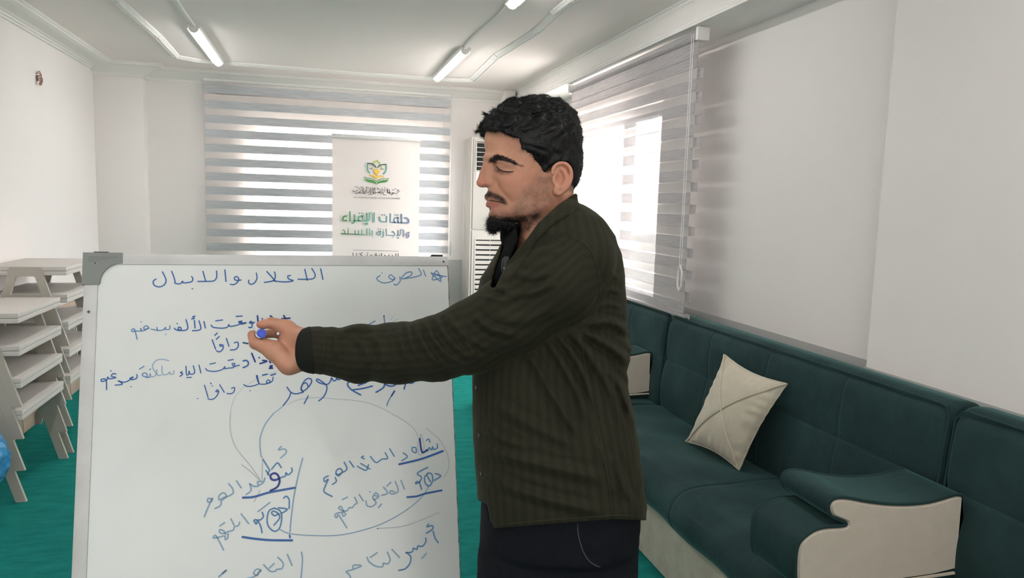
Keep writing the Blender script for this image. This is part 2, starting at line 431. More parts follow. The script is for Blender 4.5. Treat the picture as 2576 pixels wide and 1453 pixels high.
k = MB(); k.box(-.215, .215, -.012, -.006, 1.70, 1.785, .002); k.build('display_panel', M_plastic, ac)
k = MB(); k.box(-.205, .205, -.0095, -.004, .12, 1.175); k.build('intake_void', M_dark, ac)
frame_panel('intake_frame', -.215, .215, .11, 1.185, .010, M_white, -.016, -.004)
sl = None
for i in range(23):
    z = 1.165-i*.0455
    if sl is None:
        k = MB(); k.prism([(-.010, .0), (-.020, -.016), (-.020, -.030), (-.016, -.032), (-.008, -.006)], 'x', -.205, .205)
        sl = k.build('grille_slat', M_white, ac); sl.location = (0, 0, z)
    else: copyobj(sl, ac, (0, 0, z))
for x in (-.07, .07):
    k = MB(); k.box(x-.002, x+.002, -.018, -.006, .12, 1.175); k.build('grille_bar', M_white, ac)

# ------------------------------------------------------------------ low grey tables, stacked
def make_table(label, loc, group):
    root = thing('low_table', label, 'table', loc, (0, 0, 0), group)
    k = MB(); k.box(-.20, .20, .018, .622, .427, .45, .002); k.build('tabletop', M_table, root, True)
    k = MB(); k.box(-.199, .199, .019, .621, .402, .4255, .002); k.build('lower_board', M_table, root, True)
    H, a, bt, lw = .449, .205, .075, .0455
    sl_ = (a-bt)/H
    o = [(-a, 0), (-bt, H), (bt, H), (a, 0), (a-lw, 0)]
    zi = H-.052
    o += [(bt+sl_*.052-lw+.004, zi-.006), (bt+sl_*.052-lw-.004, zi), (-(bt+sl_*.052-lw-.004), zi), (-(bt+sl_*.052-lw+.004), zi-.006), (-a+lw, 0)]
    for y0 in (0, .622):
        k = MB(); k.prism([(x*1.0, z) for x, z in o], 'y', y0, y0+.018); k.build('end_frame', M_tableedge, root)
    return root
names = ['bottom', 'second lowest', 'third lowest', 'fourth lowest', 'topmost']
first = None
for st, (y0, n, lab) in enumerate(((3.91, 4, 'front stack near the left edge'), (4.632, 5, 'rear stack by the left wall'))):
    for i in range(n):
        nm = 'topmost' if i == n-1 else names[i]
        label = f'{nm} low grey table of the {lab}'
        loc = (-1.568, y0, i*.157)
        if first is None: first = make_table(label, loc, 'stacked low grey tables')
        else:
            r = first.copy(); COL.objects.link(r); r.location = loc; r['label'] = label
            for c_ in list(first.children):
                d = c_.copy(); COL.objects.link(d); d.parent = r

# radiator and stone skirting behind the tables
rad = thing('radiator', 'white panel radiator on the left wall, glimpsed behind the stacked tables', 'radiator', (XL+.02, 5.95, .08))
k = MB(); k.box(.004, .03, -.55, .75, .10, .60, .008); k.build('panel', M_white, rad, True)
for i in range(24):
    k = MB(); k.box(.03, .042, -.53+i*.052, -.505+i*.052, .12, .58, .004); k.build('panel_rib', M_white, rad)
k = MB(); k.box(.0, .055, -.56, .76, .60, .615, .003); k.build('top_grille', M_stone, rad)
sk = struct(B('baseboard_left', M_stone, XL-.001, XL+.012, 2.0, 6.88, 0, .16))
for i in range(16):
    B('stone_tile', M_stone, XL+.010, XL+.018, 2.003+i*.305, 2.300+i*.305, .002, .158, .001, sk)

# wires sticking out of the left wall
wi = thing('wire_stub', 'short bundle of brown and grey wire ends sticking out high on the left wall', 'wires', (XL, 5.60, 2.235))
M_copper = mat('copper_wire', (176, 120, 96), .4, .5, .3); M_greyw = mat('grey_wire', (120, 112, 108), .5, .4)
for j in range(6):
    a = random.uniform(-.022, .022); c = M_copper if j % 2 else M_greyw
    k = MB(); k.tube([(0, a*.6, .035-.01*j), (.02, a, .045-.012*j), (.030, a*1.2, .02-.012*j), (.028, a*1.5, -.02), (.018, a, -.045)], .0032, 6)
    k.build('wire', c, wi, True)
k = MB(); k.tube([(-.002, 0, .0), (.004, 0, .0)], .02, 12); k.build('wall_hole', M_greyw, wi)

# ------------------------------------------------------------------ sofas along the right wall
def extr(name, prof, y0, y1, ny, m, parent, inset=.03, disp=None, smooth=True, round_n=5, fine=()):
    """closed (x,z) profile swept in y with rounded ends; disp(x,y,z,nx,nz)->offset along normal"""
    P = np.array(prof, float); n = len(P)
    c = P.mean(0)
    T = np.roll(P, -1, 0)-np.roll(P, 1, 0); Nn = np.stack([T[:, 1], -T[:, 0]], 1); Nn /= np.linalg.norm(Nn, axis=1)[:, None]+1e-9
    if (Nn*(P-c)).sum() < 0: Nn = -Nn
    ys, ins = [], []
    for i in range(round_n):
        a = PI/2*i/round_n; ys.append(y0+inset*(1-math.sin(a))*1.0); ins.append(inset*(1-math.cos(PI/2-a)) if False else inset*(1-math.sin(a)))
    # quarter-round ends
    ys = []; ins = []
    for i in range(round_n+1):
        a = PI/2*i/round_n; ys.append(y0+inset*(1-math.cos(a))); ins.append(inset*(1-math.sin(a)))
    mid = [y0+inset+(y1-y0-2*inset)*i/ny for i in range(1, ny)]
    for q in fine: mid += [q+t_ for t_ in (-.016, -.011, -.007, -.004, -.0015, .0015, .004, .007, .011, .016)]
    for q in sorted(mid): ys.append(q); ins.append(0)
    for i in range(round_n+1):
        a = PI/2*(1-i/round_n); ys.append(y1-inset*(1-math.cos(a))); ins.append(inset*(1-math.sin(a)))
    k = MB(); v = []
    for y, s in zip(ys, ins):
        for j in range(n):
            x, z = P[j]-Nn[j]*s
            if disp: 
                d = disp(x, y, z, Nn[j][0], Nn[j][1]); x += Nn[j][0]*d; z += Nn[j][1]*d
            v.append((x, y, z))
    f = [(i*n+j, i*n+(j+1) % n, (i+1)*n+(j+1) % n, (i+1)*n+j) for i in range(len(ys)-1) for j in range(n)]
    k.add(v, f+[tuple(range(n)), tuple(range((len(ys)-1)*n, len(ys)*n))])
    return k.build(name, m, parent, smooth)

def resample(P, step):
    out = []
    P = [np.array(p, float) for p in P]; n = len(P)
    for i in range(n):
        a, b = P[i], P[(i+1) % n]; L = np.linalg.norm(b-a); q = max(1, int(round(L/step)))
        out += [a+(b-a)*t/q for t in range(q)]
    return out
def smooth_closed(P, it=6):
    P = np.array(P)
    for _ in range(it): P = .5*P+.25*(np.roll(P, 1, 0)+np.roll(P, -1, 0))
    return P

back_prof = smooth_closed(resample([(1.765, .44), (1.772, .60), (1.786, .72), (1.805, .93), (1.835, .962), (1.93, .950), (1.955, .91), (1.95, .44)], .007), 18)
seat_prof = smooth_closed(resample([(1.90, .36), (1.90, .446), (1.70, .462), (1.45, .462), (1.36, .452), (1.305, .41), (1.285, .35), (1.31, .29), (1.36, .262), (1.45, .262), (1.85, .262)], .010), 8)
def gauss(d, w): return math.exp(-(d/w)**2)
def groove_back(y0, y1):
    seams = [y0+(y1-y0)*t for t in (.25, .5, .75)]
    def f(x, y, z, nx, nz):
        d = 0
        if nx < -.6:
            zs = .715
            d -= .0045*gauss(z-zs, .0065)+.0025*gauss(z-zs-.016, .004)
            if z < .93:
                for s in seams: d -= .0028*gauss(y-s, .006)
            t = (z-.44)/.5
            d += .010*math.sin(PI*min(max((z-.45)/.265, 0), 1)) if z < zs else .010*math.sin(PI*min(max((z-.715)/.24, 0), 1))
            d += .0025*math.sin(23*y+5*z)*math.sin(17*z+3*y)
        d += -.006*gauss(x-1.812, .006)*(1 if (nz > .25 and nx < -.2) else 0)
        return d
    return f
def groove_seat(ys):
    def f(x, y, z, nx, nz):
        d = 0
        for s in ys: d -= .004*gauss(y-s, .006)
        if nz > .5: d += .006*math.sin(9*x+2)*math.sin(5*y)+.003*math.sin(19*y+14*x)
        if nx < -.4: d += .004*math.sin(14*y)
        return d
    return f
arm_pts = [(1.775, .497), (1.773, .604), (1.772, .712), (1.763, .723), (1.739, .726), (1.689, .717), (1.639, .711), (1.573, .712), (1.507, .719), (1.442, .731), (1.393, .743), (1.359, .748), (1.334, .745), (1.322, .731), (1.323, .711), (1.336, .692), (1.362, .68), (1.386, .668), (1.354, .667), (1.317, .668), (1.286, .663), (1.26, .649), (1.24, .631), (1.233, .606), (1.233, .571), (1.238, .520), (1.250, .498), (1.28, .486), (1.34, .486)]
arm_pts = [tuple(p) for p in smooth_closed(resample([tuple(q) for q in catmull(arm_pts, 4, True)], .004), 3)]
I_TOP = max(range(len(arm_pts)), key=lambda i: arm_pts[i][0]*1.0-abs(arm_pts[i][1]-.50))
arm_pts = arm_pts[I_TOP:]+arm_pts[:I_TOP]
def arm_piece(root, ox, y0, y1):
    """scrolled arm cushion: green velvet wrap, beige side panels, green piping"""
    A = [(x, z) for x, z in arm_pts]
    k = MB(); k.prism(A, 'y', y0+.010, y1-.010); a = k.build('armrest', M_velvet, root, True)
    for yy, s in ((y0, 1), (y1, -1)):
        c = np.mean(A, 0)
        P = np.array(A); T = np.roll(P, -1, 0)-np.roll(P, 1, 0); Nn = np.stack([T[:, 1], -T[:, 0]], 1); Nn /= np.linalg.norm(Nn, axis=1)[:, None]
        area2 = (P[:, 0]*np.roll(P[:, 1], -1)-np.roll(P[:, 0], -1)*P[:, 1]).sum()
        if area2 < 0: Nn = -Nn
        I1 = P-Nn*.006; I2 = P-Nn*.012
        me_v = [(p[0], yy+s*.012, p[1]) for p in I1]+[(p[0], yy+s*.001, p[1]) for p in I2]
        n = len(P)
        f = [(j, (j+1) % n, n+(j+1) % n, n+j) for j in range(n)]+[tuple(range(n, 2*n))]
        k = MB(); k.add(me_v, f); k.build('side_panel', M_beige, a, True)
        top = [(p[0], yy+s*.008, p[1]) for p in (P-Nn*.002) if True]
        k = MB(); k.tube([q for q in top if q[2] > .515 or q[0] < 1.30], .0052, 7); k.build('piping', M_velvet, a, True)
        k = MB(); k.tube([(1.776, yy+s*.004, .492), (1.55, yy+s*.002, .488), (1.42, yy+s*.002, .486)], .005, 7); k.build('bottom_piping', M_pillow, a, True)
    k = MB(); k.box(1.30, 1.77, y0+.012, y1-.012, .470, .492, .004); k.build('arm_base', M_velvet, a, True)
    return a
def make_sofa(y0, y1, label, arm, seam):
    root = thing('sofa', label, 'sofa', (1.6, (y0+y1)/2, 0), group='green velvet sofas along the right wall')
    parts = []
    g = .006
    parts.append(extr('backrest', back_prof, y0+g, y1-g, 70, M_velvet, None, .030, groove_back(y0, y1), fine=[y0+(y1-y0)*t for t in (.25, .5, .75)]))
    bt = MB(); bt.tube([(1.772, y0+.012, .52), (1.786, y0+.012, .72), (1.803, y0+.012, .915), (1.809, y0+.030, .943)]+[(1.8105, y, .9465) for y in np.linspace(y0+.05, y1-.05, 20)]+[(1.809, y1-.030, .943), (1.803, y1-.012, .915), (1.786, y1-.012, .72), (1.772, y1-.012, .52)], .0034, 6); pp = bt.build('piping', M_velvet, None, True)
    pp.parent = parts[0]
    parts.append(extr('seat', seat_prof, y0+g/2, y1-g/2, 80, M_velvet, None, .022, groove_seat(seam), fine=seam))
    k = MB(); k.box(1.375, 1.39+.02, y0+.004, y1-.004, .005, .262, .004); parts.append(k.build('base_panel', M_basefab, None, True))
    k = MB(); k.box(1.40, 1.93, y0+.01, y1-.01, .03, .262); parts.append(k.build('base', M_basefab))
    if arm: parts.append(arm_piece(None, 0, *arm))
    adopt(root, parts)
    return root
make_sofa(1.70, 3.51, 'dark green velvet sofa in the middle, holding the beige scatter cushion', (1.60, 1.82), [2.42])
make_sofa(3.51, 5.32, 'dark green velvet sofa at the far end, half hidden behind the man', (3.62, 3.84), [4.3])
make_sofa(-.10, 1.70, 'dark green velvet sofa nearest the camera, only its backrest in view at the right edge', None, [.8])

# scatter cushion: bilinear patch between four 3-D corners, puffed
def cushion():
    L_, B_, R_, T_ = (np.array(q) for q in ((1.602, 2.885, .470), (1.640, 2.520, .470), (1.745, 2.40, .848), (1.735, 2.835, .872)))
    n = 44; V = []; F = []
    nrm = np.cross(B_-L_, T_-L_); nrm /= np.linalg.norm(nrm)
    if nrm[0] > 0: nrm = -nrm
    rs = np.random.RandomState(3)
    for side in (1, -1):
        for i in range(n+1):
            for j in range(n+1):
                u, v = i/n, j/n
                # edges pinched in between corners
                uu = u+.05*math.sin(PI*v)*(.5-u)*2*(abs(2*u-1))**1.5; vv = v+.05*math.sin(PI*u)*(.5-v)*2*(abs(2*v-1))**1.5
                p = (1-uu)*(1-vv)*L_+uu*(1-vv)*B_+uu*vv*R_+(1-uu)*vv*T_
                e = (4*u*(1-u))**.55*(4*v*(1-v))**.55
                h = .062*e
                # creases running in from the edges
                ed = min(u, 1-u, v, 1-v); ph = (v if min(u, 1-u) < min(v, 1-v) else u)
                h += .0035*math.sin(ph*46+3*math.sin(ph*9))*.8*math.exp(-(ed-.09)**2/.006)*(1 if side == 1 else .5)
                if side == 1:
                    for d in (abs(u-v)/1.414, abs(u+v-1)/1.414): h -= .003*math.exp(-(d/.022)**2)*min(1, ed*12)
                V.append(p+nrm*h*side*(1 if side == 1 else .55))
    m = (n+1)**2
    for s in (0, 1):
        for i in range(n):
            for j in range(n):
                q = [s*m+i*(n+1)+j, s*m+(i+1)*(n+1)+j, s*m+(i+1)*(n+1)+j+1, s*m+i*(n+1)+j+1]
                F.append(q if s == 0 else q[::-1])
    V = np.array(V); me = mesh('cushion_cover', V, F)
    bm = bmesh.new(); bm.from_mesh(me); bmesh.ops.remove_doubles(bm, verts=bm.verts[:], dist=.0006); bmesh.ops.recalc_face_normals(bm, faces=bm.faces[:]); bm.to_mesh(me); bm.free()
    root = thing('scatter_cushion', 'beige velvet scatter cushion with crossed seams leaning on the sofa backrest', 'cushion', (1.66, 2.7, .46))
    parts = [link('cushion_cover', me, M_pillow, None, True)]
    G = V[:m].reshape(n+1, n+1, 3)
    for sm in ('d', 'a', 'e'):
        k = MB()
        if sm == 'd': k.tube([G[i, i]+nrm*.0035 for i in range(n+1)], .0044, 6)
        elif sm == 'a': k.tube([G[i, n-i]+nrm*.0035 for i in range(n+1)], .0044, 6)
        else:
            loop = [G[i, 0] for i in range(n)]+[G[n, j] for j in range(n)]+[G[n-i, n] for i in range(n)]+[G[0, n-j] for j in range(n)]
            k.tube(loop, .0034, 6, True)
        parts.append(k.build('piping', M_pillow, None, True))
    adopt(root, parts)
cushion()

# ------------------------------------------------------------------ blue bag and a small black adapter at the left edge
def bag():
    bm = bmesh.new(); bmesh.ops.create_icosphere(bm, subdivisions=5, radius=1)
    for v in bm.verts:
        p = v.co.copy(); r = 1+.07*math.sin(7*p.x+5*p.z+2)*math.sin(6*p.y-3*p.z)+.05*math.sin(15*p.z+9*p.y)*math.sin(13*p.x)+.03*abs(math.sin(21*p.y+17*p.z))
        v.co = Vector((p.x*.115*r, p.y*.13*r, (p.z*.14*r) if p.z > 0 else p.z*.16*r))
    me = bpy.data.meshes.new('bag_film'); bm.to_mesh(me); bm.free()
    root = thing('plastic_bag', 'crumpled blue plastic bag at the left edge, in front of the stacked tables', 'bag', (-1.44, 3.60, .322))
    link('bag_film', me, M_bluebag, root, True)
    k = MB(); k.tube([(0, 0, .10), (.01, 0, .15), (-.02, .01, .19)], [.05, .022, .035], 10); k.build('bag_neck', M_bluebag, root, True)
bag()
# the bag sits on a low crate-like stool hidden beyond the left edge: a fifth low table standing on the floor
k = MB(); k.box(-1.68, -1.50, 3.50, 3.76, 0, .155, .01)
tag(k.build('cardboard_box', mat('cardboard', (150, 122, 92), .8, .2), None, True), 'small cardboard box under the blue plastic bag, beyond the left edge', 'box')
ad = thing('power_adapter', 'small black adapter with a thin cable on the carpet at the left edge', 'adapter', (-1.42, 3.52, 0))
k = MB(); k.box(-.05, .035, -.03, .03, .001, .035, .006); k.build('adapter_body', M_black, ad, True)
k = MB(); k.tube([(.02, .03, .02), (.05, .06, .05), (.045, .10, .07), (.0, .12, .04), (-.03, .12, .005), (-.045, .15, .004)], .0025, 6); k.build('cable', M_black, ad, True)

# ------------------------------------------------------------------ roll-up banner in front of the back window
YBN = 6.3
def onplane(px, py, Y):
    d = ray(px, py); t = (Y-CAM.y)/d.y; return CAM+d*t
bn = thing('rollup_banner', 'white roll-up banner with a green and gold book emblem before the back window', 'banner', (.488, YBN, 0))
bx0, bx1 = onplane(836, 345, YBN).x, onplane(1057, 353, YBN).x
zt = onplane(940, 345, YBN).z
M_vinyl = mat('banner_vinyl', (214, 206, 202), .45, .4, bump=(5, .15, .02))
bt_ = M_vinyl.node_tree.nodes['Principled BSDF']
parts = []
k = MB(); nx = 24
v = []
for i in range(nx+1):
    x = bx0+(bx1-bx0)*i/nx; y = YBN+.006*math.sin(i/nx*PI*2.3)
    v += [(x, y, zt-.012), (x, y, .10)]
k.add(v, [(2*i, 2*i+1, 2*i+3, 2*i+2) for i in range(nx)])
vv = [(a, b_+.0012, c) for a, b_, c in v]; k.add(vv, [(2*i+2, 2*i+3, 2*i+1, 2*i) for i in range(nx)])
parts.append(k.build('print_sheet', M_vinyl))
k = MB(); k.box(bx0-.004, bx1+.006, YBN-.012, YBN+.012, zt-.018, zt+.012, .003); parts.append(k.build('top_rail', M_alu, None, True))
k = MB(); k.box(bx0-.01, bx1+.01, YBN-.06, YBN+.06, .01, .10, .015); parts.append(k.build('base_cassette', M_alu, None, True))
k = MB(); k.tube([((bx0+bx1)/2, YBN+.03, .1), ((bx0+bx1)/2, YBN+.016, zt)], .009, 8); parts.append(k.build('support_pole', M_alu, None, True))
for s in (-.2, .2):
    k = MB(); k.box((bx0+bx1)/2+s-.02, (bx0+bx1)/2+s+.02, YBN-.15, YBN+.15, 0, .012, .003); parts.append(k.build('foot', M_alu, None, True))
adopt(bn, parts)

def ribbon(pts, wd, loc2, n):
    """flat ribbon with round ends; pts 2-D (u,v) in metres; loc2 maps (u,v)->3-D"""
    P = [Vector(p) for p in pts]; V = []; F = []
    if len(P) < 2: P = [P[0], P[0]+Vector((wd*.1, 0))]
    N = len(P)
    for i, p in enumerate(P):
        d = P[min(i+1, N-1)]-P[max(i-1, 0)]; d = d.normalized() if d.length > 0 else Vector((1, 0)); q = Vector((-d.y, d.x))*wd/2
        V += [loc2(p+q), loc2(p-q)]
    F = [(2*i, 2*i+1, 2*i+3, 2*i+2) for i in range(N-1)]
    for idx, sgn in ((0, -1), (N-1, 1)):
        d = (P[1]-P[0]) if idx == 0 else (P[-1]-P[-2]); d = d.normalized() if d.length > 0 else Vector((1, 0)); b0 = len(V)
        for j in range(9):
            a = -PI/2+PI*j/8; e = d*sgn*math.cos(a)+Vector((-d.y, d.x))*math.sin(a); V.append(loc2(P[idx]+e*wd/2))
        F.append(tuple(range(b0, b0+9)))
    return V, F

# ---- banner print
Gx, Gy, Gs = 780, 320, 4.272
def bl2(x, y):
    p = onplane(Gx+x/Gs, Gy+y/Gs, YBN); return (p.x, p.z)
def ban(name, strokes, col, wpx, m=None, closed=False, smooth=True):
    k = MB()
    for s in strokes:
        P = [bl2(*q) for q in s]; P = catmull(P, 5) if smooth and len(P) > 2 else P
        V, F = ribbon(P, wpx/Gs*6.1/FPX, lambda q: (q[0], YBN-.0085, q[1]), 0); k.add(V, F)
    m = m or mat('print_'+name, col, .5, .3)
    return k.build(name, m)
def banfill(name, poly, m, off=-.0088):
    k = MB(); P = [bl2(*q) for q in poly]; k.add([(p[0], YBN+off, p[1]) for p in P], [tuple(range(len(P)))]); return k.build(name, m)
M_teal = mat('print_teal', (72, 150, 140), .5, .3); M_gold = mat('print_gold', (208, 172, 66), .5, .3)
M_green = mat('print_green', (62, 128, 62), .5, .3); M_lime = mat('print_lime', (168, 184, 92), .5, .3); M_ink = mat('print_ink', (52, 50, 56), .5, .3)
# gradient ink, green at the left to blue-violet at the right (printed colour)
M_grad = bpy.data.materials.new('print_gradient'); M_grad.use_nodes = True
nt = M_grad.node_tree; b = nt.nodes['Principled BSDF']; b.inputs['Roughness'].default_value = .5
tc = nt.nodes.new('ShaderNodeNewGeometry'); sp = nt.nodes.new('ShaderNodeSeparateXYZ'); mr = nt.nodes.new('ShaderNodeMapRange'); rp = nt.nodes.new('ShaderNodeValToRGB')
mr.inputs['From Min'].default_value = bl2(340, 980)[0]; mr.inputs['From Max'].default_value = bl2(1070, 980)[0]
rp.color_ramp.elements[0].color = s2l((72, 128, 66)); rp.color_ramp.elements[1].color = s2l((112, 118, 156)); e = rp.color_ramp.elements.new(.45); e.color = s2l((92, 158, 146))
nt.links.new(tc.outputs['Position'], sp.inputs[0]); nt.links.new(sp.outputs[0], mr.inputs['Value']); nt.links.new(mr.outputs[0], rp.inputs[0]); nt.links.new(rp.outputs[0], b.inputs['Base Color'])
def circ(cx_, cy_, r, n=14, ry=None): return [(cx_+r*math.cos(2*PI*i/n), cy_+(ry or r)*math.sin(2*PI*i/n)) for i in range(n+1)]
def mir(s, c=716): return [(2*c-x, y) for x, y in s]
prints = []
def pr(txt, crop):
    ox, oy, sc = crop
    return [[(((ox+float(q.split(',')[0])/sc)-Gx)*Gs, ((oy+float(q.split(',')[1])/sc)-Gy)*Gs) for q in st.split()] for st in txt.split('|')]
K1 = (850, 520, 7.663); K2 = (870, 390, 6.844)
def dot(x, y): return f'{x-2},{y} {x+2},{y}'
H1 = '1285,214 1300,208 1332,214 1360,244 1368,282 1358,310 1180,302 1010,295 1010,136|1226,146 1226,302|1160,206 1160,298|1160,206 1122,206 1090,222 1078,252 1082,280 1095,294|'+'|'.join(dot(*q) for q in ((1107,156),(1153,157)))
H1 += '|938,188 938,290 852,286 822,272 808,240 806,198|'+dot(852,154)+'|'+dot(899,156)+'|698,120 698,290|642,112 616,112 612,228 600,256 572,270 506,268|548,132 548,242|566,320 534,316 530,328 556,340|468,176 468,270 318,266|468,176 425,180 396,200 388,232 404,262|'
H1 += dot(413,122)+'|'+dot(461,124)+'|315,155 315,284 302,306 272,312|230,98 230,270|160,178 122,182 98,206 92,250 102,262 166,262'
H2 = '1366,488 1366,562 1350,592 1318,597|1366,490 1332,494 1312,524 1326,556 1366,560|1268,445 1268,568|1230,436 1211,436 1208,520 1196,548 1130,552|1160,455 1160,532|1168,588 1146,590 1162,602|1036,486 1062,476 1092,498 1100,528 1086,554 935,546 933,430|'+dot(1063,587)
H2 += '|878,474 878,556 866,580 850,582|'+dot(878,438)+'|820,470 820,546 788,542 762,520 764,492 790,474 820,468|'+dot(783,430)+'|'+dot(819,430)+'|668,460 668,540 604,542 604,420|'+dot(665,572)+'|562,422 546,422 543,537 400,530 64,516|458,440 460,530|395,458 395,528|330,455 330,524|195,440 195,518|'+dot(195,412)+'|96,446 122,452 136,484 130,516'
prints.append(ban('headline', pr(H1, K1), None, 28*Gs/7.663, M_grad, smooth=False))
prints.append(ban('subhead', pr(H2, K1), None, 19*Gs/7.663, M_grad, smooth=False))
prints.append(ban('rule', [[(462, 1315), (950, 1330)]], None, 3, M_ink))
prints.append(ban('place_line', [[(460, 1348), (462, 1385)], [(500, 1352), (498, 1378), (486, 1388)], [(528, 1356), (560, 1380)], [(560, 1344), (540, 1362)], [(612, 1366), (614, 1388)], [(612, 1350), (622, 1350)], [(650, 1372), (664, 1372)],
      circ(706, 1378, 11), [(700, 1356), (712, 1356)], [(742, 1370), (744, 1390)], [(768, 1352), (770, 1388)], [(800, 1372), (820, 1390)], [(800, 1386), (770, 1386)], [(852, 1368), (834, 1390)], [(882, 1372), (884, 1392)], [(920, 1356), (922, 1392)], [(946, 1356), (948, 1394)]], None, 7, M_ink, smooth=False))
def W2(w): return w*Gs/6.844
prints.append(ban('lotus_petal', pr('375,140 370,195 374,245 388,282 412,306', K2), None, W2(20), M_teal)); prints.append(ban('lotus_petal', pr('691,158 696,210 690,262 674,298 646,320', K2), None, W2(20), M_teal))
M_deep = mat('print_deep_teal', (52, 84, 92), .5, .3)
prints.append(ban('petal_rim', pr('375,142 440,150 488,174 516,210', K2), None, W2(18), M_deep)); prints.append(ban('petal_rim', pr('691,160 630,164 580,178 548,212', K2), None, W2(18), M_deep))
prints.append(ban('lotus_tip', pr('476,152 500,118 535,88 570,122 592,154', K2), None, W2(20), M_lime, smooth=False))
for q in ('457,182 452,210 456,238', '606,188 614,214 610,244'): prints.append(ban('lotus_vein', pr(q, K2), None, W2(15), M_lime))
for q in ('405,230 462,241', '603,244 656,243'): prints.append(ban('vein_dash', pr(q, K2), None, W2(9), M_ink))
def fl(name, txt, m): prints.append(banfill(name, pr(txt, K2)[0], m))
fl('sun_disc', ' '.join(f'{532+47*math.cos(a)},{284+47*math.sin(a)}' for a in np.linspace(0, 2*PI, 28)[:-1]), M_gold)
fl('gold_page', '385,362 420,345 470,339 510,348 532,362 532,408 500,385 460,364 420,360', M_gold); fl('gold_page', '532,362 560,350 600,347 640,360 668,381 610,372 565,385 532,408', M_gold)
prints.append(ban('book_page', pr('318,372 350,390 410,396 460,410 500,434 528,456 560,432 600,414 650,406 700,408 736,398', K2), None, W2(10), M_green))
fl('book_cover', '318,394 350,410 410,421 470,434 510,462 528,506 490,482 440,468 380,458 340,432', M_green); fl('book_cover', '736,418 700,430 640,432 580,446 545,470 528,506 565,486 620,474 680,468 720,448', M_green)
CALT = '928,628 905,612 880,622 905,640 870,662 838,656|830,640 812,665 790,682 768,672|808,650 800,640 790,650 800,660 808,650|766,665 745,660 740,640 755,630 766,650|745,585 750,660|722,592 715,640 735,655|712,572 712,650|690,602 660,590 640,600 670,620 642,650 646,680 690,686|622,565 622,650|620,650 590,656 575,640|604,620 580,640 560,650|568,636 560,626 550,636 560,646 568,636|545,560 548,600|536,650 520,640 500,656 488,650|500,560 498,660 470,656|482,560 470,670 430,680|455,560 450,640 480,652|427,560 427,665 398,682|412,600 390,650 368,640|395,558 380,575|360,560 350,640 318,670|342,600 310,650 288,665|305,560 300,650 332,656|276,545 220,575 262,610 230,640|280,550 286,640 240,652|236,645 225,634 214,645 225,656 236,645|215,640 190,660 160,650|202,600 180,620 150,632 128,625|130,598 124,630|158,545 176,540|190,560 210,546|345,550 370,552|468,585 492,580|562,575 600,602|660,560 680,566|838,580 866,585|880,600 912,600|800,600 830,598'
CALT += '|'+'|'.join(dot(*q) for q in ((170,660),(252,658),(380,690),(505,674),(550,682),(600,682),(785,694),(860,690),(902,690),(585,610),(412,585)))
prints.append(ban('calligraphy', pr(CALT, K2), None, W2(8.5), M_ink, smooth=False))
tcv = bpy.data.curves.new('association_line', 'FONT'); tcv.body = "TAC KUR'AN-A H\u0130ZMET VE K\u00dcLT\u00dcR DERNE\u011e\u0130"; tcv.size = .03
to = bpy.data.objects.new('tmp_text', tcv); COL.objects.link(to)
dg = bpy.context.evaluated_depsgraph_get(); tm = bpy.data.meshes.new_from_object(to.evaluated_get(dg)); bpy.data.objects.remove(to)
xs = [v.co.x for v in tm.vertices]; a0, a1 = bl2(462, 740), bl2(965, 768)
ww = a1[0]-a0[0]; hh = .0125
mxs = max(xs); ym = max(v.co.y for v in tm.vertices)
for v in tm.vertices:
    t = v.co.x/mxs; v.co = Vector((a0[0]+ww*t, YBN-.0088, bl2(462+503*t, 752+12*t)[1]-hh/2+hh*v.co.y/.022))
tm.materials.clear(); tm.materials.append(M_ink); prints.append(link('association_line', tm))
adopt(bn, [])
for p in prints:
    if p.name.split('.')[0] in ('headline', 'subhead', 'place_line', 'calligraphy', 'association_line'): p['kind'] = 'stuff'
    p.parent = parts[0]; p.matrix_parent_inverse = Matrix.Identity(4)
# ------------------------------------------------------------------ whiteboard on its easel
BT = Vector((-.5456, 2.0017, 1.3489)); ba, bb = .0303, .2924
BU = Vector((math.cos(ba), math.sin(ba), 0)); bn0 = Vector((-math.sin(ba), math.cos(ba), 0))
BD = Vector((0, 0, -1))*math.cos(bb)-bn0*math.sin(bb); BN = BU.cross(BD)*-1
if BN.dot(CAM-BT) < 0: BN = -BN
BW, BH = .90, 1.25
wb_ = thing('whiteboard', 'large whiteboard on an easel with blue Arabic handwriting, a metal frame and a grey corner', 'whiteboard', BT+BD*BH)
Mb = Matrix((BU, BD, BN)).transposed().to_4x4(); Mb.translation = BT     # local x right, y down the board, z towards the room
def bput(o, parent=None):
    o.parent = parent or wb_
    if not parent: o.matrix_parent_inverse = Matrix.Translation(wb_.location).inverted() @ Mb
    return o
bparts = []
def bbox(name, m, x0, x1, y0, y1, z0, z1, b=0): return bput(B(name, m, x0, x1, y0, y1, z0, z1, b))
surf = bbox('writing_surface', M_board, .012, BW-.002, .014, BH, -.012, 0)
bbox('board_edge', mat('chipboard_core', (176, 168, 158), .8, .2, var=((60, 58, 56), 30, .25, (1, 1, 1))), BW-.002, BW, .014, BH, -.012, .0004)
bbox('top_frame', M_alu, 0, BW, -.002, .0245, -.016, .0035, .002)
bbox('left_frame', M_alu, 0, .0305, .0, BH, -.016, .0035, .002)
bbox('back_panel', M_alu, .01, BW-.01, .01, BH, -.016, -.0122)
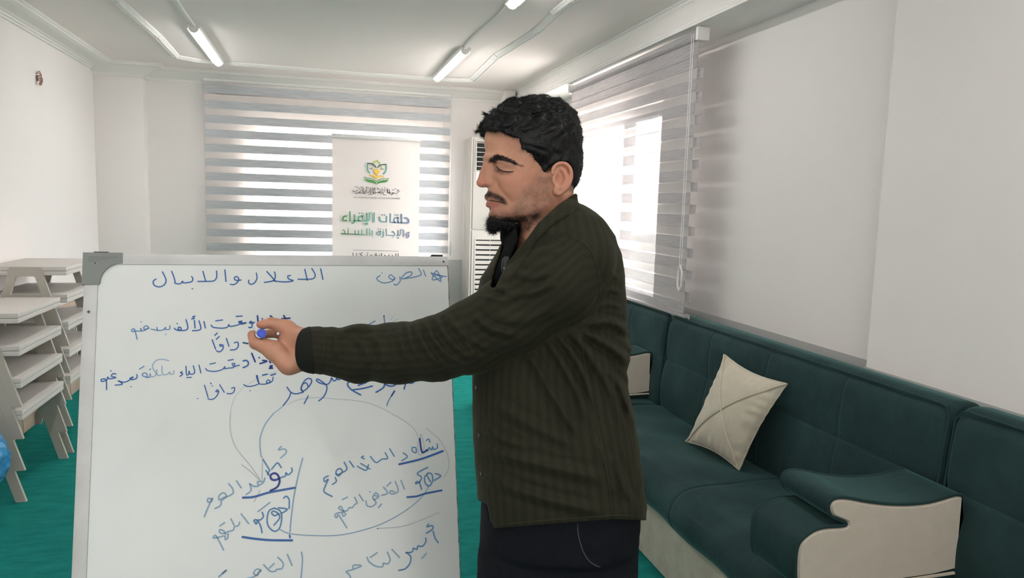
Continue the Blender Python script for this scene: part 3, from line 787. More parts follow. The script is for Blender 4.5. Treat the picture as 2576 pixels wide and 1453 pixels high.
# grey plastic corner
cp = [(-.004, -.004), (.082, -.004), (.083, .022)]+[(.083-.048*math.sin(a), .070-.048*math.cos(a)) for a in np.linspace(.25, PI/2, 9)]+[(.0325, .075), (-.004, .075)]
k = MB(); k.prism(cp, 'z', -.018, .0065); cc = bput(k.build('corner_cap', M_grey, None, False))
for j in range(3):
    k = MB(); k.box(.008, .072-.02*j, .006+.005*j, .0075+.005*j, .0062, .0076); k.build('ridge', M_grey, cc)
def screw(x, y, z, r=.0055):
    k = MB(); k.tube([(x, y, z-.004), (x, y, z+.0012)], [r, r*.8], 14); s = bput(k.build('screw', M_steel, None, True))
    k = MB(); k.box(x-r*.6, x+r*.6, y-.0008, y+.0008, z+.0008, z+.0018); k.box(x-.0008, x+.0008, y-r*.6, y+r*.6, z+.0008, z+.0018); k.build('screw_slot', M_dark, s)
screw(.0235, .0225, .0062, .0036); screw(.013, .142, .0035); screw(BW-.013, .013, .0035, .0042)
for x in (.034, BW-.03):
    bbox('easel_clamp', M_black, x-.016, x+.016, -.0075, -.001, -.03, .002, .001)
# easel legs (behind the board)
for x0_, x1_ in ((.12, .06), (.78, .84)):
    k = MB(); a = BT+BU*x0_+BD*.02-BN*.03; foot = BT+BU*x1_+BD*1.25-BN*.03; g = (BT+BD*1.25).z
    d = (foot-a); foot = a+d*(a.z/(a.z-foot.z)); k.tube([a, foot], .012, 10); o = k.build('easel_leg', M_alu, None, True); o.parent = wb_; o.matrix_parent_inverse = Matrix.Translation(wb_.location).inverted()
k = MB(); a = BT+BU*.45+BD*.05-BN*.04; k.tube([a, Vector((a.x+.02, a.y+.55, 0.01))], .012, 10); o = k.build('easel_leg', M_alu, None, True); o.parent = wb_; o.matrix_parent_inverse = Matrix.Translation(wb_.location).inverted()
k = MB(); k.box(.10, .80, 1.25, 1.275, -.04, .05, .004); bput(k.build('pen_tray', M_alu, None, True))

def bpix(px, py):
    d = ray(px, py); t = (BT-CAM).dot(BN)/d.dot(BN); q = CAM+d*t-BT; return (q.dot(BU), q.dot(BD))
INK = {'d': mat('marker_dark_blue', (24, 52, 138), .4, .4), 'b': mat('marker_blue', (44, 98, 168), .4, .4), 'm': mat('marker_worn_blue', (96, 143, 188), .5, .3),
       'f': mat('marker_faded_blue', (150, 178, 203), .5, .3), 'g': mat('marker_wiped_grey', (188, 197, 204), .5, .3)}
HW = """
A b 9|740,190 762,235 772,270 755,305 720,322 682,318 660,298 660,270 682,254|822,185 838,225 852,272 852,290 882,297 906,291 918,273 926,285 950,287 1000,276 1010,250 1000,232|1005,340 1007,341|1100,185 1126,275|1055,275 1128,274 1195,270 1222,240 1222,182|1296,172 1306,275|1440,262 1402,266 1382,255 1385,237 1404,232 1420,252 1405,285 1375,303 1346,300|1576,200 1582,245 1562,285 1530,300 1508,285 1510,264
B b 9|105,178 140,215 180,262|170,182 178,215 160,255 85,270|160,256 200,262 270,266 330,256 290,240 285,216 306,212|428,160 450,252|370,243 440,244 500,238 516,205 488,152|563,155 582,245
B m 8|1436,165 1456,218|1395,152 1418,200 1372,222 1290,236 1250,236 1290,190 1335,182 1330,210 1275,238|1236,225 1238,262 1205,293 1186,284|1196,236 1160,206 1142,226 1172,246 1192,240 1165,262 1100,275 1048,252 1042,230 1068,212|1083,190 1085,191|1500,190 1600,220 1512,248 1550,170 1585,264 1502,192|1535,210 1632,220
A b 9|1482,645 1440,656 1440,636 1420,632 1425,656 1380,670 1342,675 1332,660 1320,680 1290,690 1240,690 1190,682 1174,664|1397,586 1450,583|1215,626 1275,618|1110,632 1122,690|1065,625 1080,700 1008,714|1025,622 1030,690|1030,584 1010,590 1024,604 1000,609|950,615 966,690 930,712 882,702 886,682 906,690 900,712 862,706 846,692|870,650 872,651
A m 8|806,670 802,700 762,700 770,682 745,706 700,710 690,684|700,712 640,700|768,745 770,746|622,690 580,702 575,682 600,670 612,690 560,716 545,692 548,716 500,716 470,722 468,704 490,702 515,790|548,634 551,634
A b 9|1380,822 1410,816 1415,850 1392,880 1346,885|1310,782 1332,852|1280,842 1252,836 1256,852 1280,850 1276,880 1246,902 1222,892|1183,795 1214,878|1228,735 1206,755|1246,765 1220,790|1460,822 1500,830
F b 24|90,1050 150,1040 190,1080 172,1140 90,1178|145,318 80,322 30,300 62,285|300,310 215,322 240,290 262,330 260,388 240,410 200,405
F d 26|255,905 320,1065|397,988 399,989|465,1040 548,1055 415,1100|650,1140 608,1152 640,1175 590,1190 655,1190|870,180 900,232|830,240 990,228|365,185 378,310|455,240 457,241|600,1060 615,1085|610,185 640,200
F b 24|90,700 180,716|345,1335 380,1453|465,1322 550,1305|625,1325 710,1298
A b 8|1425,1020 1382,1030 1385,1006 1360,1010 1375,1040 1332,1046 1290,1052 1298,1032 1270,1060 1205,1076 1142,1068 1126,1050|1325,978 1370,970|1163,1011 1212,1000|1066,1020 1082,1090|1015,1026 1026,1088 988,1100 976,1072 975,1100 955,1105 950,1030|956,1130 996,1130|916,1080 900,1086 920,1100 895,1120|512,1105 510,1136 470,1150 450,1138 480,1126 440,1156 400,1172 345,1162|350,1160 382,1190 318,1198|458,1212 460,1213|326,1100 300,1096 285,1120 325,1130 270,1142 252,1126 245,1150 202,1166 194,1148 236,1150 242,1238|278,1072 282,1072
A f 8|840,1070 840,1096 810,1100 805,1082 782,1100 742,1102 735,1030|726,1110 700,1108 656,1052 656,1010 690,976 740,968 796,980|690,1060 680,1110 642,1125 630,1096
A m 8|630,1100 620,1130 580,1122 560,1110 570,1092 600,1096 602,1130|624,1060 634,1055|535,1055 576,1030
A b 8|1725,1128 1720,1160 1690,1180 1665,1175 1680,1152 1700,1166 1670,1186 1625,1190 1600,1180 1585,1112|1600,1185 1560,1202 1500,1210 1464,1194|1520,1248 1522,1249|1355,1226 1382,1221 1375,1260 1346,1275 1315,1272|1250,1195 1290,1262|1242,1256 1215,1256 1230,1240 1240,1262 1215,1305 1180,1326 1145,1320|1115,1200 1146,1306|1168,1180 1174,1186|1184,1204 1186,1206|1052,1318 1055,1318
C b 10|1108,735 1100,770 1070,790 1055,762 1050,790 1028,800 1008,772 1000,800 968,832 900,820 868,795 880,784 912,802 960,842 962,890 932,950 890,985|965,700 976,722|745,905 728,865 758,800 800,776 825,800 800,850 752,892 726,880 740,832 775,820 790,850|742,905 680,920 632,905 596,858|632,905 612,960 560,1030|792,940 755,1010
C f 7|560,1030 520,1066 470,1100
C b 12|1190,800 1155,828 1190,880 1278,930|1210,882 1300,870 1386,848|1255,842 1330,815|1500,815 1488,862 1420,905|1500,830 1560,850 1610,830 1640,808|1680,875 1700,820 1750,822 1785,800
C d 12|1590,895 1562,940|1493,200 1494,202
C m 9|1562,940 1535,985 1520,1030|1493,205 1500,270|1412,246 1340,285|1690,268 1702,260
C g 6|1550,240 1590,190|1570,255 1625,228|600,1020 700,975 880,955 1050,968 1250,985 1400,1022 1560,1098
C g 4|70,1104 108,960 200,860 340,770 510,710
D f 10|730,0 655,100 612,230 622,380
D g 8|350,0 350,150 400,300 520,450 612,580|1780,0 1900,70 1980,140 2012,205|2085,130 2200,230 2268,350 2285,470 2240,560|2038,180 2008,270 2028,372 2066,290 2038,180|635,380 630,590|450,450 530,512 620,600|612,680 560,780
D d 13|2026,220 2046,340 2092,318
D m 10|2180,268 2182,300 2150,316 2140,292 2130,320 2110,300 2098,326 2050,340|2085,236 2106,225 2116,252|1992,300 1960,300 1962,332 1992,345 1996,312|1880,346 1916,380 1866,416|1760,310 1800,376|1720,345 1742,395 1692,402 1640,432 1590,378|1530,375 1510,386 1536,400|1572,452 1552,500 1500,480 1474,464|1505,440 1555,470 1586,490
D b 16|2230,330 2040,400 1845,447
D m 11|1405,420 1442,472|1358,430 1382,488 1342,520 1290,540 1288,505 1320,485 1340,510 1310,550 1290,532|1278,565 1288,598 1254,625|1216,550 1180,570 1185,602 1216,580 1190,640 1180,690 1250,732|2165,530 2212,550 2155,590|2100,525 2070,560 2075,612 2110,640 2140,592 2132,535 2100,525|2090,545 2120,600|2096,475 2005,526 2042,562 2026,600|2030,600 1990,620 2000,600 2025,616 2042,670
D b 14|2220,678 2080,705 2000,730 1915,738
D f 11|1860,590 1890,666|1810,600 1836,680 1790,710 1760,700 1770,682 1800,690|1706,650 1742,702 1690,722|1735,640 1770,608|1652,730 1620,720 1640,700 1665,732 1620,760 1610,730|1620,760 1640,790 1600,822 1560,812 1550,770|1583,690 1586,691|1662,830 1686,800|1490,715 1526,770|1450,740 1472,790 1450,802 1430,830 1400,832 1380,860 1330,852 1308,832 1330,820 1350,860 1370,890 1350,906 1340,880|1350,870 1290,882 1274,902 1290,920 1310,900 1380,1010|1340,760 1386,738
D f 8|2105,630 2080,690 2000,780 1850,890 1650,990 1400,1060 1200,1080 900,1065 790,1025
D g 6|1650,1015 1900,990 2200,872
D d 8|1651,1015 1653,1015
D f 11|990,395 950,550 910,750 886,950 878,1045|980,1225 988,1300 975,1453|800,290 775,320 830,312 845,342 795,392
D b 12|875,1075 878,1095
D m 11|640,405 700,502|892,480 896,510 862,540 842,522 838,550 810,560 780,575|716,490 740,460 770,435 800,476|690,510 682,540|665,502 690,540
D d 15|782,572 750,586 716,580 705,546 740,526 772,546 786,600 762,650 705,680
D b 16|920,655 700,695 560,735 462,742
D f 12|655,570 640,610 602,630 590,602 630,600|600,640 560,642 520,620|526,626 532,680 490,715|405,595 446,656|335,620 368,660 376,700 340,726 290,742 250,762 254,722 290,700 316,730 280,762|270,770 262,812 216,838|186,756 152,750 150,780 184,776 190,748 152,830 120,910
D m 11|775,832 854,845 806,880|822,746 845,730 870,760 870,838|740,835 692,860 675,940 690,1000 740,1040 786,1010 805,920 790,860 740,835|780,885 742,902 716,880 730,862 770,880 786,922 736,985|632,872 642,910 612,940 560,940 580,976 592,946 620,1000 630,1052
D f 11|700,785 595,865|445,885 512,972|355,930 382,984|432,960 420,990 385,1000 375,1030 330,1042 290,1060 256,1050 256,1026 290,1036 310,1066|330,1060 326,1100 305,1112 300,1082 250,1092 200,1100 206,1080 228,1086 290,1206|258,992 298,965
D b 16|458,1090 560,1105 700,1118 896,1120
D m 11|2145,1040 2162,1100 2190,1140|2105,975 2090,1000 2136,990 2140,1020 2085,1056|2078,1100 2080,1130 2050,1172 2010,1170 2000,1200 1970,1190 1958,1222 1905,1230|1905,1226 1945,1262 1940,1320 1900,1370 1840,1386
D f 11|2085,1235 2045,1280|1780,1200 1848,1272|1740,1225 1764,1290 1742,1328 1702,1322 1698,1352 1640,1350 1580,1312 1560,1270|1590,1270 1650,1230|1436,1370 1442,1340 1510,1346 1430,1380 1375,1396 1402,1422 1416,1456|855,1245 896,1342|770,1270 816,1320 806,1370 762,1376 748,1392 700,1392 645,1335|695,1365 736,1325|620,1382 582,1375 556,1410 588,1432 600,1402 622,1388 562,1440 490,1458
D f 14|282,1410 318,1382 250,1440
"""
CR = {'A': (200, 630, 3.544), 'B': (640, 630, 3.379), 'C': (560, 740, 3.68), 'D': (480, 1040, 3.519), 'F': (600, 770, 7.645)}
acc = {}
for ln in HW.strip().splitlines():
    hd, *strokes = ln.split('|'); c, ink, wp = hd.split(); ox, oy, s = CR[c]; wd = float(wp)*1.15/s*1.85/FPX
    k = acc.setdefault(ink, MB())
    for st in strokes:
        P = [tuple(map(float, q.split(','))) for q in st.split()]
        P = [bpix(ox+x/s, oy+y/s) for x, y in P]
        P = catmull(P, 6) if len(P) > 2 else P
        P = [p for p in P if p[1] < BH-.01]
        if len(P) < 2: continue
        zz = {'g': .0004, 'f': .0006, 'm': .0008, 'b': .0010, 'd': .0012}[ink]
        V, F = ribbon(P, wd, lambda q, zz=zz: (q[0], q[1], zz), 0); k.add(V, F)
for ink, k in acc.items():
    me = mesh('handwriting', k.v, k.f); o = link('handwriting', me, INK[ink]); bput(o, surf)
    o.matrix_parent_inverse = Matrix.Identity(4)
    o['kind'] = 'stuff'
    o['label'] = {'g': 'faint wiped grey marker strokes', 'f': 'faded blue marker handwriting', 'm': 'worn blue marker handwriting', 'b': 'blue marker handwriting', 'd': 'dark blue marker strokes'}[ink]

# ------------------------------------------------------------------ the man: sculpted implicit surfaces
D0 = 1.52; S_ = D0/FPX                      # metres per working unit
def toworld(p):
    p = np.asarray(p, float)
    A = np.array([list(RT), list(-UP), list(-fwd)])
    return np.array(CAM)+np.array(fwd)*D0+(p*S_) @ A
def Lc(px, py, w=0.):
    r = 1-w*S_/D0
    return np.array([(px-CX)*r, (py-CY)*r, w], np.float32)
HY = math.radians(12); hc, hs = math.cos(HY), math.sin(HY); HX = 1350-CX
def Hc(px, py, b=0.):
    w = b*hc-((px-1350-b*hs)/hc)*hs
    r = 1-w*S_/D0
    x = (px-CX)*r-HX
    # a from x = a*hc + b*hs
    a = (x-b*hs)/hc
    return np.array([a, (py-CY)*r, b], np.float32)
def tohead(P):
    x = P[:, 0]-HX
    return np.stack([x*hc-P[:, 2]*hs, P[:, 1], x*hs+P[:, 2]*hc], 1)
def fromhead(Q):
    return np.stack([Q[:, 0]*hc+Q[:, 2]*hs+HX, Q[:, 1], -Q[:, 0]*hs+Q[:, 2]*hc], 1)
def ell(P, c, r):
    q = (P-np.asarray(c, np.float32)); r = np.asarray(r, np.float32)
    k0 = np.sqrt(((q/r)**2).sum(1)); k1 = np.sqrt(((q/r**2)**2).sum(1))+1e-6
    return k0*(k0-1)/k1
def cone(P, a, b, ra, rb):
    a = np.asarray(a, np.float32); b = np.asarray(b, np.float32); ba = b-a; pa = P-a
    h = np.clip(pa@ba/(ba@ba), 0, 1)
    return np.sqrt(((pa-h[:, None]*ba)**2).sum(1))-(ra+(rb-ra)*h)
def smin(a, b, k):
    h = np.clip(.5+.5*(b-a)/k, 0, 1); return b+(a-b)*h-k*h*(1-h)
def smax(a, b, k): return -smin(-a, -b, k)
def poly2(X, Y, poly):
    """signed distance to a 2-D polygon (negative inside)"""
    P = np.array(poly, np.float32); n = len(P); d = np.full(X.shape, 1e9, np.float32); ins = np.zeros(X.shape, bool)
    for i in range(n):
        a = P[i]; b = P[(i+1) % n]; e = b-a
        t = np.clip(((X-a[0])*e[0]+(Y-a[1])*e[1])/(e@e), 0, 1)
        d = np.minimum(d, (X-a[0]-e[0]*t)**2+(Y-a[1]-e[1]*t)**2)
        c = ((a[1] > Y) != (b[1] > Y)); xx = a[0]+(Y-a[1])*e[0]/(e[1] if e[1] != 0 else 1e-6)
        ins ^= (c & (X < xx))
    d = np.sqrt(d); return np.where(ins, -d, d)
def noise(P, f, seed=0):
    a = P[:, 0]*f; b = P[:, 1]*f; c = P[:, 2]*f
    return (np.sin(a*1.0+2.1*np.sin(b*.8+seed)+seed)*np.sin(b*1.1+1.9*np.sin(c*.9+seed*2))+np.sin(c*1.2+1.7*np.sin(a*.7+1+seed))*np.sin(b*.9+a*.5+seed))*.5
def surfnet(fn, lo, hi, h):
    lo = np.array(lo, float); hi = np.array(hi, float); Bk = 8
    nb = np.ceil((hi-lo)/(h*Bk)).astype(int); dims = nb*Bk
    V = np.empty(dims, np.float32)
    bi = np.stack(np.meshgrid(*[np.arange(n) for n in nb], indexing='ij'), -1).reshape(-1, 3)
    cen = (lo+(bi*Bk+Bk/2-.5)*h).astype(np.float32)
    dv = np.concatenate([fn(cen[i:i+200000]) for i in range(0, len(cen), 200000)])
    Vb = V.reshape(nb[0], Bk, nb[1], Bk, nb[2], Bk)
    Vb[:] = dv.reshape(nb)[:, None, :, None, :, None]
    act = bi[np.abs(dv) < h*Bk*1.05+4]
    off = np.stack(np.meshgrid(*[np.arange(Bk)]*3, indexing='ij'), -1).reshape(-1, 3)
    for i in range(0, len(act), 600):
        a = act[i:i+600]; idx = (a[:, None, :]*Bk+off[None]).reshape(-1, 3)
        V[idx[:, 0], idx[:, 1], idx[:, 2]] = fn((lo+idx*h).astype(np.float32))
    ins = V < 0
    c = ins[:-1, :-1, :-1].astype(np.int8)
    tot = np.zeros(c.shape, np.int8)
    for dx in (0, 1):
        for dy in (0, 1):
            for dz in (0, 1):
                tot += ins[dx:dims[0]-1+dx, dy:dims[1]-1+dy, dz:dims[2]-1+dz]
    cells = np.argwhere((tot > 0) & (tot < 8))
    vid = np.full(c.shape, -1, np.int32); vid[tuple(cells.T)] = np.arange(len(cells))
    acc = np.zeros((len(cells), 3)); cnt = np.zeros(len(cells))
    cor = [(i, j, k) for i in (0, 1) for j in (0, 1) for k in (0, 1)]
    val = {q: V[cells[:, 0]+q[0], cells[:, 1]+q[1], cells[:, 2]+q[2]] for q in cor}
    for q in cor:
        for ax in range(3):
            if q[ax] == 0:
                r = list(q); r[ax] = 1; r = tuple(r)
                a, b = val[q], val[r]; m = (a < 0) != (b < 0)
                t = np.where(m, a/(a-b+1e-12), 0)
                p = np.array(q, float)[None]+np.zeros((len(cells), 3)); p[:, ax] += t
                acc += p*m[:, None]; cnt += m
    verts = lo+(cells+acc/cnt[:, None])*h
    faces = []
    for ax in range(3):
        sl0 = [slice(1, d-1) for d in dims]; sl1 = list(sl0); sl0[ax] = slice(0, dims[ax]-1); sl1[ax] = slice(1, dims[ax])
        e = ins[tuple(sl0)] != ins[tuple(sl1)]
        ij = np.argwhere(e); off_ = np.array([1, 1, 1]); off_[ax] = 0; ij = ij+off_
        s = ins[ij[:, 0], ij[:, 1], ij[:, 2]]
        u, v = [(1, 2), (2, 0), (0, 1)][ax]
        def g(du, dv_):
            q = ij.copy(); q[:, u] -= du; q[:, v] -= dv_; return vid[q[:, 0], q[:, 1], q[:, 2]]
        Q = np.stack([g(1, 1), g(0, 1), g(0, 0), g(1, 0)], 1)
        Q[~s] = Q[~s][:, ::-1]; faces.append(Q)
    F = np.concatenate(faces); F = F[(F >= 0).all(1)]
    return verts, F
def np_mesh(name, V, F, m, parent, attrs=None, smooth=True):
    me = bpy.data.meshes.new(name); me.vertices.add(len(V)); me.vertices.foreach_set('co', np.asarray(V, np.float32).ravel())
    n = F.shape[1]; me.loops.add(F.size); me.loops.foreach_set('vertex_index', F.astype(np.int32).ravel())
    me.polygons.add(len(F)); me.polygons.foreach_set('loop_start', np.arange(0, F.size, n, dtype=np.int32)); me.polygons.foreach_set('loop_total', np.full(len(F), n, np.int32))
    me.update(calc_edges=True); me.validate()
    if smooth: me.polygons.foreach_set('use_smooth', [True]*len(me.polygons))
    for k_, a in (attrs or {}).items():
        at = me.attributes.new(k_, 'FLOAT', 'POINT'); at.data.foreach_set('value', np.asarray(a, np.float32))
    return link(name, me, m, parent)
def to_px(P):
    r = 1-P[:, 2]*S_/D0
    return CX+P[:, 0]/r, CY+P[:, 1]/r

# ---- head
BMIR = np.array([1, 1, -1], np.float32)
def skull(Q):
    d = ell(Q, Hc(1355, 347, 0), (97, 90, 80))
    d = smin(d, ell(Q, Hc(1298, 358, 0), (80, 74, 66)), 26)
    return d
def head(Pw):
    Q = tohead(Pw); Q[:, 2] = np.abs(Q[:, 2])       # symmetric head
    d = skull(Q)
    d = smin(d, ell(Q, Hc(1306, 432, 0), (78, 90, 63)), 24)
    d = smin(d, ell(Q, Hc(1318, 480, 0), (78, 70, 58)), 20)
    d = smin(d, ell(Q, Hc(1262, 500, 0), (38, 40, 38)), 18)                    # muzzle
    d = smin(d, cone(Q, Hc(1258, 541, 8), Hc(1358, 520, 50), 21, 24), 18)       # jaw 
    d = smin(d, ell(Q, Hc(1254, 538, 0), (23, 20, 24)), 12)                    # chin
    d = smin(d, ell(Q, Hc(1290, 452, 44), (30, 24, 18)), 16)                   # cheek bone
    d = smin(d, ell(Q, Hc(1282, 476, 37), (25, 24, 17)), 12)                   # smiling cheek
    # brow ridge
    d = smin(d, cone(Q, Hc(1226, 394, 8), Hc(1252, 398, 40), 8, 8), 12)
    d = smin(d, cone(Q, Hc(1252, 398, 40), Hc(1286, 414, 58), 8, 6), 12)
    # eye socket
    d = smax(d, -ell(Q, Hc(1238, 421, 27), (18, 13, 14)), 12)
    # nose
    d = smin(d, cone(Q, Hc(1225, 400, 0), Hc(1215, 437, 0), 7, 8), 9)
    d = smin(d, cone(Q, Hc(1215, 437, 0), Hc(1210, 458, 0), 8, 11.5), 6)
    d = smin(d, cone(Q, Hc(1238, 408, 0), Hc(1232, 452, 0), 11, 17), 7)
    d = smin(d, ell(Q, Hc(1216, 461, 0), (14, 10, 12)), 5)
    d = smin(d, ell(Q, Hc(1235, 458, 13), (13, 11, 7.5)), 5)                    # wing
    d = smax(d, -ell(Q, Hc(1224, 472, 7), (6, 4, 3.5)), 2)                      # nostril
    # smile fold beside the nose, cheek against the wing
    Xq, Yq = to_px(fromhead(Q)); nr = (Xq > 1236) & (Xq < 1300) & (Yq > 440) & (Yq < 525) & (np.abs(d) < 20)
    if nr.any():
        i_ = np.where(nr)[0]; d = d.copy(); P_ = catmull([(1249, 447), (1253, 466), (1264, 483), (1279, 499), (1284, 512)], 3); best = np.full(len(i_), 1e9)
        for a_, b_ in zip(P_[:-1], P_[1:]):
            e_ = b_-a_; t_ = np.clip(((Xq[i_]-a_[0])*e_[0]+(Yq[i_]-a_[1])*e_[1])/(e_@e_), 0, 1)
            best = np.minimum(best, (Xq[i_]-a_[0]-e_[0]*t_)**2+(Yq[i_]-a_[1]-e_[1]*t_)**2)
        fade = np.clip((Yq[i_]-446)/12, 0, 1)*np.clip((514-Yq[i_])/14, 0, 1)
        d[i_] += 3.2*np.exp(-best/22)*fade
    # lips
    d = smin(d, ell(Q, Hc(1230, 493, 0), (10, 8, 15)), 5)
    d = smin(d, cone(Q, Hc(1229, 497, 0), Hc(1262, 508, 30), 5, 2.5), 4)
    d = smin(d, cone(Q, Hc(1229, 515, 0), Hc(1260, 512, 28), 7.5, 2.5), 4)
    d = smax(d, -cone(Q, Hc(1218, 503, 0), Hc(1268, 510, 36), 2.4, 1.2), 2.2)    # mouth line
    d = smax(d, -ell(Q, Hc(1229, 528, 0), (7, 5, 18)), 6)
    # eye with lids looking down
    d = smin(d, ell(Q, Hc(1262, 420, 33), (17, 14.5, 16)), 4)
    d = smax(d, -cone(Q, Hc(1246, 408, 26), Hc(1290, 418, 50), 1.6, 1.2), 3)     # lid fold
    d = smax(d, -cone(Q, Hc(1250, 431, 38), Hc(1284, 434, 50), 1.0, .8), 2)
    # ear
    e = ell(Q, Hc(1415, 448, 83), (23, 38, 8))
    e = smax(e, -ell(Q, Hc(1412, 446, 92), (16, 26, 8)), 3)
    rim = [(1390, 436, 83), (1394, 420, 87), (1408, 411, 91), (1424, 413, 93), (1435, 426, 94), (1437, 445, 93), (1431, 464, 91), (1420, 478, 88), (1406, 489, 84)]
    rim = catmull(rim, 3)
    for p0, p1 in zip(rim[:-1], rim[1:]): e = smin(e, cone(Q, Hc(*p0), Hc(*p1), 4.2, 4.2), 2.5)
    ah = catmull([(1413, 424, 88), (1421, 434, 89), (1425, 448, 89), (1422, 462, 88), (1412, 473, 87)], 3)
    for p0, p1 in zip(ah[:-1], ah[1:]): e = smin(e, cone(Q, Hc(*p0), Hc(*p1), 3.4, 3.4), 6)
    e = smin(e, ell(Q, Hc(1399, 480, 80), (8, 10, 5.5)), 4)
    e = smin(e, cone(Q, Hc(1392, 448, 80), Hc(1394, 458, 82), 5, 5), 3)           # tragus
    e = smax(e, -ell(Q, Hc(1406, 452, 89), (9, 14, 9)), 2.5)
    d = smin(d, e, 4)
    return d

ARM = [(Lc(1455, 655, 150), 84), (Lc(1395, 715, 162), 92), (Lc(1290, 790, 150), 88), (Lc(1190, 846, 126), 82), (Lc(1100, 876, 98), 73),
       (Lc(1000, 888, 60), 70), (Lc(905, 889, 35), 66), (Lc(850, 884, 22), 55), (Lc(805, 880, 12), 50), (Lc(785, 879, 8), 52)]
def arm_chain(P, k=26, dr=0, n=None):
    d = None
    for (a, ra), (b, rb) in zip(ARM[:-1], ARM[1:]):
        c = cone(P, a, b, ra+dr, rb+dr); d = c if d is None else smin(d, c, k)
    return d

def hand(P):
    L = Lc
    d = cone(P, L(812, 868, 0), L(762, 858, -2), 30, 32)
    d = smin(d, cone(P, L(812, 892, 0), L(764, 898, 2), 30, 31), 14)
    d = smin(d, ell(P, L(737, 876, -12), (44, 46, 27)), 14)
    # index finger: metacarpal, proximal, middle + tip
    d = smin(d, cone(P, L(755, 848, -12), L(718, 826, -20), 24, 21), 10)
    ix = cone(P, L(722, 824, -18), L(682, 812, -14), 20, 14.5)
    ix = smin(ix, cone(P, L(682, 812, -14), L(664, 815, -6), 14, 11.5), 4)
    ix = smin(ix, cone(P, L(664, 815, -6), L(654, 816, 0), 11.5, 9), 4)
    d = smin(d, ix, 8)
    # middle finger supporting the pen from behind
    mf = cone(P, L(735, 852, -48), L(700, 838, -58), 17, 14)
    mf = smin(mf, cone(P, L(700, 836, -56), L(668, 840, -44), 13, 11), 4)
    d = smin(d, mf, 5)
    # ring and little finger curled
    rf = cone(P, L(738, 876, -52), L(702, 868, -78), 17, 14); rf = smin(rf, cone(P, L(702, 868, -78), L(690, 884, -52), 13, 11), 4)
    pf = cone(P, L(742, 900, -46), L(712, 896, -74), 15, 12); pf = smin(pf, cone(P, L(712, 896, -74), L(704, 904, -50), 11, 10), 4)
    d = smin(d, smin(rf, pf, 3), 5)
    # thenar mass and thumb
    th = cone(P, L(762, 902, 6), L(728, 914, 16), 30, 27)
    th = smin(th, cone(P, L(728, 914, 16), L(690, 884, 24), 26, 23), 12)
    th = smin(th, cone(P, L(690, 880, 24), L(646, 862, 22), 24, 16.5), 10)
    th = smin(th, cone(P, L(643, 862, 22), L(635, 842, 12), 16, 12), 5)
    d = smin(d, th, 9)
    # opening between index finger and thumb
    d = smax(d, -cone(P, L(700, 840, 40), L(699, 838, -90), 5, 4), 3)
    d = smax(d, -cone(P, L(655, 843, 60), L(650, 834, -80), 10.5, 9.5), 2)
    # creases
    d = smax(d, -cone(P, L(694, 826, 8), L(672, 830, 8), 1.2, 1.0), 2.5)
    return d
def hand2(P):      # relaxed right hand hanging on the far side
    c = np.array(Lc(1392, 1110, -215), np.float32)
    d = ell(P, c+np.array([0, 30, 0], np.float32), (40, 46, 17))
    for i, (dx, ln) in enumerate(((-27, 62), (-9, 74), (9, 70), (26, 54))):
        a = c+np.array([dx, 66, 0], np.float32); m_ = a+np.array([-4, ln*.5, 4], np.float32); e = m_+np.array([-10, ln*.42, 10], np.float32)
        d = smin(d, smin(cone(P, a, m_, 11, 10), cone(P, m_, e, 10, 8), 3), 4)
    a = c+np.array([-30, 10, 10], np.float32); d = smin(d, cone(P, a, a+np.array([-18, 44, 12], np.float32), 14, 9), 6)
    return d
RARM = [(Lc(1440, 650, -165), 78), (Lc(1450, 780, -215), 70), (Lc(1440, 900, -235), 60), (Lc(1415, 1020, -225), 52), (Lc(1396, 1095, -216), 40)]
DN = np.array([-.029, .993, -.1136], np.float32)     # "down" in working units
hipc = Lc(1412, 1240, 0)
def legpt(w, t, dx=0): return np.array([hipc[0]+dx, hipc[1], w*1.0], np.float32)+DN*t
def body(P):
    d = head(P)
    n = cone(P, Lc(1385, 480, 0), Lc(1382, 590, 0), 58, 62)
    n = smin(n, cone(P, Lc(1352, 560, 10), Lc(1350, 625, 0), 44, 46), 20)
    d = smin(d, n, 22)
    d = smin(d, ell(P, Lc(1400, 660, 0), (105, 80, 150)), 30)
    d = smin(d, ell(P, Lc(1390, 860, 0), (120, 240, 150)), 30)
    d = smin(d, ell(P, Lc(1400, 1140, 0), (130, 170, 150)), 30)
    for (a, ra), (b, rb) in zip(ARM[:-1], ARM[1:]): d = smin(d, cone(P, a, b, ra*.62, rb*.62), 16)
    for (a, ra), (b, rb) in zip(RARM[:-1], RARM[1:]): d = smin(d, cone(P, a, b, ra*.62, rb*.62), 12)
    d = smin(d, hand(P), 10); d = smin(d, hand2(P), 10)
    for w in (-88, 88):
        d = smin(d, cone(P, legpt(w, 0), legpt(w, 520), 82, 58), 30); d = smin(d, cone(P, legpt(w, 520), legpt(w, 1010), 56, 36), 20)
    return d

